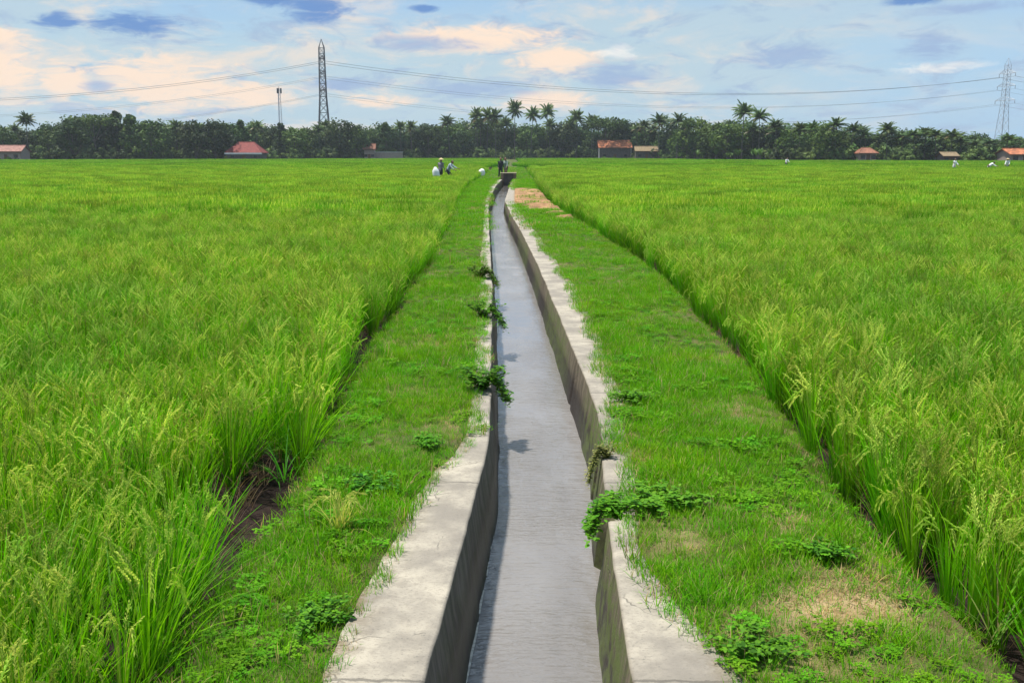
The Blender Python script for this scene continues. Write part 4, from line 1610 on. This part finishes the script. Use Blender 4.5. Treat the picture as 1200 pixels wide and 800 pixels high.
def house(u0, u1, vroof, veave, dep, roofm, wallm, hip, label, depth=6.0, fascia=False, gable_white=False, base_v=None, rz=0.0):
    um = (u0 + u1) / 2
    y = treeline(um) + dep
    x0, x1 = at(u0, y), at(u1, y)
    ze, zr = ztop(veave, y) - PADDY_Z, ztop(vroof, y) - PADDY_Z
    W = (x1 - x0) / 2
    root = empty('house', ((x0 + x1) / 2, y + depth / 2, PADDY_Z), rz)
    D = depth / 2
    ov = 0.45
    wl = MB()
    wl.box((-W + ov, -D + ov, 0), (W - ov, D - ov, ze))
    if not hip:
        for sx in (-1, 1):
            xx = sx * (W - ov)
            wl.poly([(xx, -D + ov, ze), (xx, D - ov, ze), (xx, 0, zr - 0.15)])
    wl.build('wall', wallm, root)
    rf = MB()
    hx = W * 0.42 if hip else W
    zl = ze - 0.05
    th = 0.14
    for up in (0, th):
        A_, B_, C_, D_ = (-W, -D, zl + up), (W, -D, zl + up), (W, D, zl + up), (-W, D, zl + up)
        E_, F_ = (-hx, 0, zr + up), (hx, 0, zr + up)
        rf.poly([A_, B_, F_, E_])
        rf.poly([C_, D_, E_, F_])
        if hip:
            rf.poly([B_, C_, F_])
            rf.poly([D_, A_, E_])
    ro = rf.build('roof', roofm, root)
    rd = MB()
    rd.tube([(-hx, 0, zr + th), (hx, 0, zr + th)], 0.14, 6)
    if hip:
        for sx in (-1, 1):
            for sy in (-1, 1):
                rd.tube([(sx * hx, 0, zr + th), (sx * W, sy * D, zl + th)], 0.11, 5)
    rd.build('ridge_tiles', roofm, ro)
    for sy in (-1, 1):
        fb = MB()
        fb.box((-W, sy * (D + 0.02) - 0.03, zl - (0.30 if fascia else 0.10)), (W, sy * (D + 0.02) + 0.03, zl + th + 0.02))
        fb.build('fascia', M_WHITEWALL if fascia else M_DOOR, ro)
    if gable_white:
        for sx in (-1, 1):
            g = MB()
            xx = sx * (W - ov + 0.06)
            g.box((xx - 0.04, -D + ov - 0.1, 0), (xx + 0.04, -D + ov + 1.6, ze - 0.1))
            g.build('corner_pier', M_WHITEWALL, root)
    nw = 2
    for k in range(nw + 1):
        cx = -W + ov + (2 * (W - ov)) * (k + 0.5) / (nw + 1)
        if k == 1:
            d_ = MB()
            d_.box((cx - 0.45, -D + ov - 0.03, 0), (cx + 0.45, -D + ov + 0.04, min(2.0, ze - 0.2)))
            dd = d_.build('door', M_DOOR, root)
            hb = MB()
            hb.box((cx + 0.3, -D + ov - 0.09, 0.95), (cx + 0.36, -D + ov - 0.02, 1.1))
            hb.build('handle', M_STEEL, dd)
        else:
            fw = MB()
            zc = min(1.5, ze * 0.6)
            ww, wh = 0.55, 0.45
            for (bx0, bx1, bz0, bz1) in ((-ww, ww, -wh, -wh + 0.1), (-ww, ww, wh - 0.1, wh), (-ww, -ww + 0.1, -wh + 0.1, wh - 0.1), (ww - 0.1, ww, -wh + 0.1, wh - 0.1)):
                fw.box((cx + bx0, -D + ov - 0.06, zc + bz0), (cx + bx1, -D + ov + 0.02, zc + bz1))
            wd = fw.build('window', M_DOOR, root)
            pn = MB()
            pn.box((cx - ww + 0.1, -D + ov - 0.03, zc - wh + 0.1), (cx + ww - 0.1, -D + ov + 0.01, zc + wh - 0.1))
            pn.build('pane', M_WIN, wd)
    tag(root, label, 'house')
    return root


house(-14, 25, 171, 178, -4, M_ROOF_PK, M_CREAM, False, 'low house with a faded pink roof at the left frame edge', 6)
house(263, 307, 167, 179.5, -6, M_ROOF_RED, M_DARKWALL, True, 'house with a red hipped roof and white eaves board under dark trees', 8, True)
house(425, 440, 169, 175.5, -3, M_ROOF_BR, M_CREAM, False, 'small shed with a reddish roof behind the long pale wall', 4)
house(701, 741, 165, 173.5, -6, M_ROOF_OR, M_DARKWALL, False, 'house with a bright orange gable roof and a white corner pier', 8, False, True)
house(744, 772, 172, 177.5, -3, M_THATCH, M_DARKWALL, False, 'low thatched hut just right of the orange roofed house', 5)
house(1007, 1030, 174, 180, -4, M_ROOF_BR, M_CREAM, True, 'small house with a brown hipped roof at the foot of the right palms', 5)
house(1106, 1126, 179, 183.5, -4, M_THATCH, M_DARKWALL, False, 'low brown hut among the palms left of the pale pylon', 5)
house(1184, 1222, 175, 181.5, -6, M_ROOF_OR, M_CREAM, False, 'house with an orange roof at the right frame edge', 8)

y = treeline(455) - 6
mb = MB()
x0, x1 = at(438, y), at(472, y)
root = empty('garden_wall', ((x0 + x1) / 2, y, PADDY_Z))
mb.box((-(x1 - x0) / 2, -0.1, 0), ((x1 - x0) / 2, 0.1, ztop(178.5, y) - PADDY_Z))
mb.build('wall_panel', M_CREAM, root)
mb = MB()
mb.box((-(x1 - x0) / 2 - 0.1, -0.16, ztop(178.5, y) - PADDY_Z), ((x1 - x0) / 2 + 0.1, 0.16, ztop(178.1, y) - PADDY_Z))
mb.build('coping', M_WHITEWALL, root)
tag(root, 'long low pale wall at the foot of the trees right of the dark pylon', 'wall')

# ------------------------------------------------------------------ sluice box at the far end of the canal
M_BRICK = plain('brown_masonry', (0.20, 0.14, 0.09), 0.9, 6, 0.35, bump=0.4)
M_SLAB = plain('pale_slab', (0.36, 0.29, 0.20), 0.85, 6, 0.2)
root = empty('sluice_box', (-0.28, 79.2, 0))
mb = MB()
for a, b in (((-0.62, -0.6, -0.9), (-0.40, 0.6, 0.45)), ((0.40, -0.6, -0.9), (0.62, 0.6, 0.45)), ((-0.398, 0.40, -0.9), (0.398, 0.598, 0.448))):
    mb.box(a, b)
mb.build('side_walls', M_BRICK, root)
mb = MB()
mb.box((-0.395, -0.45, -0.9), (0.395, -0.39, 0.445))
mb.build('gate', M_DARKWALL, root)
mb = MB()
mb.box((-0.65, -0.63, 0.453), (0.65, 0.63, 0.51))
mb.build('slab', M_SLAB, root)
tag(root, 'brown masonry sluice box with a pale slab closing the far end of the canal', 'sluice')

# ------------------------------------------------------------------ people
M_SKIN = plain('skin', (0.22, 0.12, 0.075), 0.6, 8, 0.1)
M_HAIR = plain('black_hair', (0.015, 0.012, 0.01), 0.6, 20, 0.2)
M_STRAWHAT = plain('straw_hat', (0.46, 0.36, 0.19), 0.85, 12, 0.25)
CLOTH = {'white': plain('white_cloth', (0.75, 0.75, 0.72), 0.85, 6, 0.06), 'dark': plain('dark_cloth', (0.035, 0.035, 0.04), 0.85, 6, 0.2),
         'greygreen': plain('grey_green_cloth', (0.20, 0.25, 0.21), 0.85, 6, 0.15), 'greyblue': plain('grey_blue_cloth', (0.30, 0.36, 0.40), 0.85, 6, 0.15),
         'brown': plain('brown_cloth', (0.13, 0.09, 0.06), 0.85, 6, 0.2), 'violet': plain('dull_violet_cloth', (0.17, 0.15, 0.18), 0.85, 6, 0.2)}


def limb(mb, pts, radii, seg=8):
    mb.tube(pts, radii, seg)
    for p_, r_ in zip(pts, radii):           # round the joints
        p_ = Vector(p_)
        mb.tube([p_ + Vector((0, 0, dz_ * r_)) for dz_ in (-0.98, -0.7, 0, 0.7, 0.98)], [r_ * 0.2, r_ * 0.72, r_, r_ * 0.72, r_ * 0.2], seg)


def remesh(o, vox):
    md = o.modifiers.new('join', 'REMESH')
    md.mode = 'VOXEL'
    md.voxel_size = vox
    md.use_smooth_shade = True
    sm = o.modifiers.new('soften', 'SMOOTH')
    sm.factor = 0.5
    sm.iterations = 2


def person(x, y, z, face, bend, shirt, trousers, hat, label, arm=((0.3, 0.1), (0.3, 0.1)), stride=0.12, group=None, knee=0.0):
    """1.62 m figure facing local -Y; bend = forward lean of the trunk, arm = (forward, outward) per arm"""
    root = empty('person', (x, y, z), face)
    V = Vector
    hipz = 0.86 - 0.12 * knee
    hip = V((0, 0.10 * bend, hipz))

    def trunk(d):      # point at distance d up the leaning trunk
        return hip + V((0, -math.sin(bend) * d, math.cos(bend) * d))
    chest, neck, head = trunk(0.36), trunk(0.53), trunk(0.66)
    head = head + V((0, -0.03, 0.02))
    body, top, leg = MB(), MB(), MB()
    limb(body, [hip, trunk(0.18), chest, trunk(0.47)], [0.14, 0.125, 0.15, 0.11])
    limb(body, [trunk(0.47), neck, trunk(0.60)], [0.07, 0.052, 0.055])
    limb(body, [head + V((0, 0.0, -0.06)), head, head + V((0, 0.012, 0.06))], [0.068, 0.088, 0.082], 10)
    body.tube([head + V((0, -0.07, 0.01)), head + V((0, -0.105, -0.025)), head + V((0, -0.085, -0.035))], [0.012, 0.017, 0.012], 6)   # nose
    for s in (-1, 1):
        body.tube([head + V((s * 0.08, 0.0, -0.02)), head + V((s * 0.098, 0.01, 0.0)), head + V((s * 0.09, 0.01, 0.03))], [0.014, 0.02, 0.014], 6)
    limb(top, [hip + V((0, 0, -0.04)), trunk(0.18), chest, trunk(0.46)], [0.165, 0.15, 0.172, 0.125])
    for i, s in enumerate((-1, 1)):
        fwd, out_ = arm[i]
        sh = trunk(0.45) + V((s * 0.185, 0, 0))
        el_ = sh + V((s * math.sin(out_) * 0.29, -math.sin(fwd) * 0.29, -math.cos(fwd) * math.cos(out_) * 0.29))
        wr_ = el_ + V((s * math.sin(out_) * 0.12, -math.sin(fwd + 0.35) * 0.25, -math.cos(fwd + 0.35) * 0.25))
        limb(body, [trunk(0.44) + V((s * 0.06, 0, 0)), sh, el_, wr_], [0.07, 0.058, 0.044, 0.03])
        limb(top, [trunk(0.43) + V((s * 0.06, 0, 0)), sh, el_, el_.lerp(wr_, 0.55)], [0.085, 0.076, 0.060, 0.050])
        dr = (wr_ - el_).normalized()
        limb(body, [wr_, wr_ + dr * 0.05, wr_ + dr * 0.085], [0.03, 0.040, 0.036])
        for k in range(4):
            b0 = wr_ + dr * 0.085 + V((0, (k - 1.5) * 0.021, 0))
            ln = (0.075, 0.085, 0.08, 0.062)[k]
            body.tube([b0, b0 + dr * ln * 0.55 + V((-s * 0.005, 0, 0)), b0 + dr * ln + V((-s * 0.022, 0, 0))], [0.0105, 0.0098, 0.0085], 6)
        t0 = wr_ + dr * 0.04 + V((0, -0.035, 0))
        body.tube([t0, t0 + dr * 0.03 + V((-s * 0.008, -0.022, 0)), t0 + dr * 0.062 + V((-s * 0.02, -0.026, 0))], [0.013, 0.0115, 0.0095], 6)
        hj = hip + V((s * 0.085, 0, -0.02))
        st = stride * s
        kn = V((s * 0.10, -0.06 - st * 0.6 - 0.25 * knee, 0.46 - 0.05 * knee))
        an = V((s * 0.11, -st + 0.02, 0.085))
        limb(body, [hj, kn, an], [0.088, 0.058, 0.040])
        limb(body, [an + V((0, 0.03, -0.045)), an + V((0, -0.08, -0.055)), an + V((0, -0.17, -0.06))], [0.038, 0.036, 0.025])
        limb(leg, [hj + V((0, 0, 0.04)), kn, an.lerp(kn, 0.18)], [0.112, 0.080, 0.064])
    limb(leg, [hip + V((0, 0, -0.03)), hip + V((0, 0, 0.06))], [0.155, 0.15])
    b = body.build('body', M_SKIN, root, True)
    remesh(b, 0.013)
    t_ = top.build('shirt', CLOTH[shirt], root, True)
    remesh(t_, 0.02)
    l_ = leg.build('trousers', CLOTH[trousers], root, True)
    remesh(l_, 0.02)
    if hat:
        hm = MB()
        c_ = head + V((0, 0.0, 0.05))
        hm.tube([c_ + V((0, 0, -0.02)), c_ + V((0, 0, 0.0)), c_ + V((0, 0, 0.055)), c_ + V((0, 0, 0.125))], [0.20, 0.205, 0.11, 0.012], 14)
        hm.build('hat', M_STRAWHAT, root)
    else:
        hm = MB()
        limb(hm, [head + V((0, 0.03, 0.0)), head + V((0, 0.02, 0.055))], [0.086, 0.088], 10)
        ho = hm.build('hair', M_HAIR, root, True)
        remesh(ho, 0.02)
    tag(root, label, 'person', group)
    return root


def on_rice(u, y):
    return at(u, y), y


mb = MB()
bx0, bx1 = at(505, 71), float(ev(L_RICE, 71.0)) + 0.4
nb_ = 24
for i in range(nb_ + 1):
    xx = bx0 + (bx1 - bx0) * i / nb_
    for oy, zz_ in ((-1.7, PADDY_Z - 0.02), (-1.25, -0.02), (-0.4, 0.005), (1.2, 0.0), (1.7, -0.03), (2.2, PADDY_Z - 0.02)):
        mb.v.append((xx, 71.0 + oy + 0.1 * n2(xx, oy, 1.5), zz_ + (0.01 * n2(xx, oy, 3.0) if zz_ > -0.1 else 0)))
        mb.c.append((1, 0.0, 0.3))
for i in range(nb_):
    for j in range(5):
        a = i * 6 + j
        mb.f.append((a, a + 6, a + 7, a + 1))
        mb.mi.append(0)
tag(mb.build('field_bund', M_GROUND, smooth=True), 'low earth bund crossing the left rice under the workers', kind='structure')
x, y = on_rice(516, 71)
person(x, y, 0.0, 2.6, 0.12, 'violet', 'dark', True, 'standing person in straw hat holding a white sack at the left rice edge', ((0.2, 0.1), (0.5, 0.3)))
x, y = on_rice(525.5, 72)
person(x, y, 0.0, 1.2, 0.55, 'greyblue', 'dark', False, 'person in grey blue shirt leaning forward beside the white sack at the left rice edge', ((0.7, 0.1), (0.9, 0.1)), knee=0.4)
x, y = on_rice(586.5, 84)
person(x, y, 0, 0.3, 0.05, 'dark', 'dark', False, 'standing person in dark clothes at the far end of the canal', ((0.15, 0.15), (0.15, 0.1)))
x, y = on_rice(593, 85)
person(x, y, 0, -0.5, 0.15, 'greygreen', 'brown', False, 'person in grey green shirt beside the sluice box at the canal end', ((0.5, 0.1), (0.4, 0.1)))
x, y = on_rice(1119.5, 112)
person(x, y, PADDY_Z, 0.4, 0.1, 'white', 'white', False, 'standing farm worker in white, leftmost of three at the far right', ((0.3, 0.1), (0.6, 0.1)))
x, y = on_rice(1161, 112)
person(x, y, PADDY_Z, 1.3, 0.95, 'white', 'brown', False, 'bending farm worker in white, middle of three at the far right', ((0.9, 0.1), (1.0, 0.1)), knee=0.5)
x, y = on_rice(1182, 118)
person(x, y, PADDY_Z, -0.6, 0.3, 'white', 'brown', True, 'farm worker in white and straw hat, rightmost of three at the far right', ((0.5, 0.1), (0.7, 0.1)))
x, y = on_rice(922, 150)
person(x, y, PADDY_Z, 0.2, 0.5, 'white', 'dark', False, 'lone farm worker in white in front of the pale banana plants', ((0.5, 0.1), (0.7, 0.1)))


def sack(x, y, z, w_, d_, h_, label, rz=0.3, lean=0.0, seed=1):
    rng = random.Random(seed)
    mb = MB()
    n, m_ = 16, 9
    for j in range(m_):
        f = j / (m_ - 1)
        pr = (0.72 + 0.28 * math.sin(f * 2.6 + 0.3)) if f < 0.82 else (0.75 - (f - 0.82) * 2.6)
        for i in range(n):
            a = 2 * math.pi * i / n
            k = 1 + 0.06 * math.sin(3 * a + j) + rng.uniform(-0.03, 0.03)
            mb.v.append((math.cos(a) * w_ * pr * k + lean * f * h_, math.sin(a) * d_ * pr * k, f * h_))
            mb.c.append((1, 1, 1))
    for j in range(m_ - 1):
        for i in range(n):
            a = j * n + i
            b = j * n + (i + 1) % n
            mb.f.append((a, b, b + n, a + n))
            mb.mi.append(0)
    mb.f.append(tuple(range(n - 1, -1, -1)))
    mb.mi.append(0)
    mb.f.append(tuple((m_ - 1) * n + i for i in range(n)))
    mb.mi.append(0)
    root = empty('sack', (x, y, z), rz)
    mb.build('bag', CLOTH['white'], root, True)
    tie = MB()
    tie.tube([(lean * h_ + math.cos(a) * w_ * 0.36, math.sin(a) * d_ * 0.36, h_ * 0.95) for a in [i * 0.52 for i in range(13)]], 0.015, 5)
    tie.build('tie', M_STRAWHAT, root)
    tag(root, label, 'sack')


x, y = on_rice(512.4, 69.8)
sack(x, y, 0.0, 0.25, 0.2, 1.08, 'tall white sack held by the person at the left rice edge', 0.2, -0.15, 3)
x, y = px(564.5, 206)
sack(x, y, -0.02, 0.30, 0.24, 0.66, 'white sack standing on the left bank before the canal end', 0.4, 0.05, 5)

# ------------------------------------------------------------------ air
HAZE = 0.0002
M_HAZE, t, out = new_mat('haze_air')
pv = t.n('ShaderNodeVolumePrincipled', ins={'Color': (0.80, 0.88, 0.95, 1), 'Density': HAZE, 'Anisotropy': 0.2})
t.put(out.inputs['Volume'], pv.outputs[0])
mb = MB()
mb.box((-1450, -1450, -2.0), (1450, 1450, 66.0))
hz_o = mb.build('haze', M_HAZE)
tag(hz_o, 'thin pale haze in the air over the fields', kind='stuff')
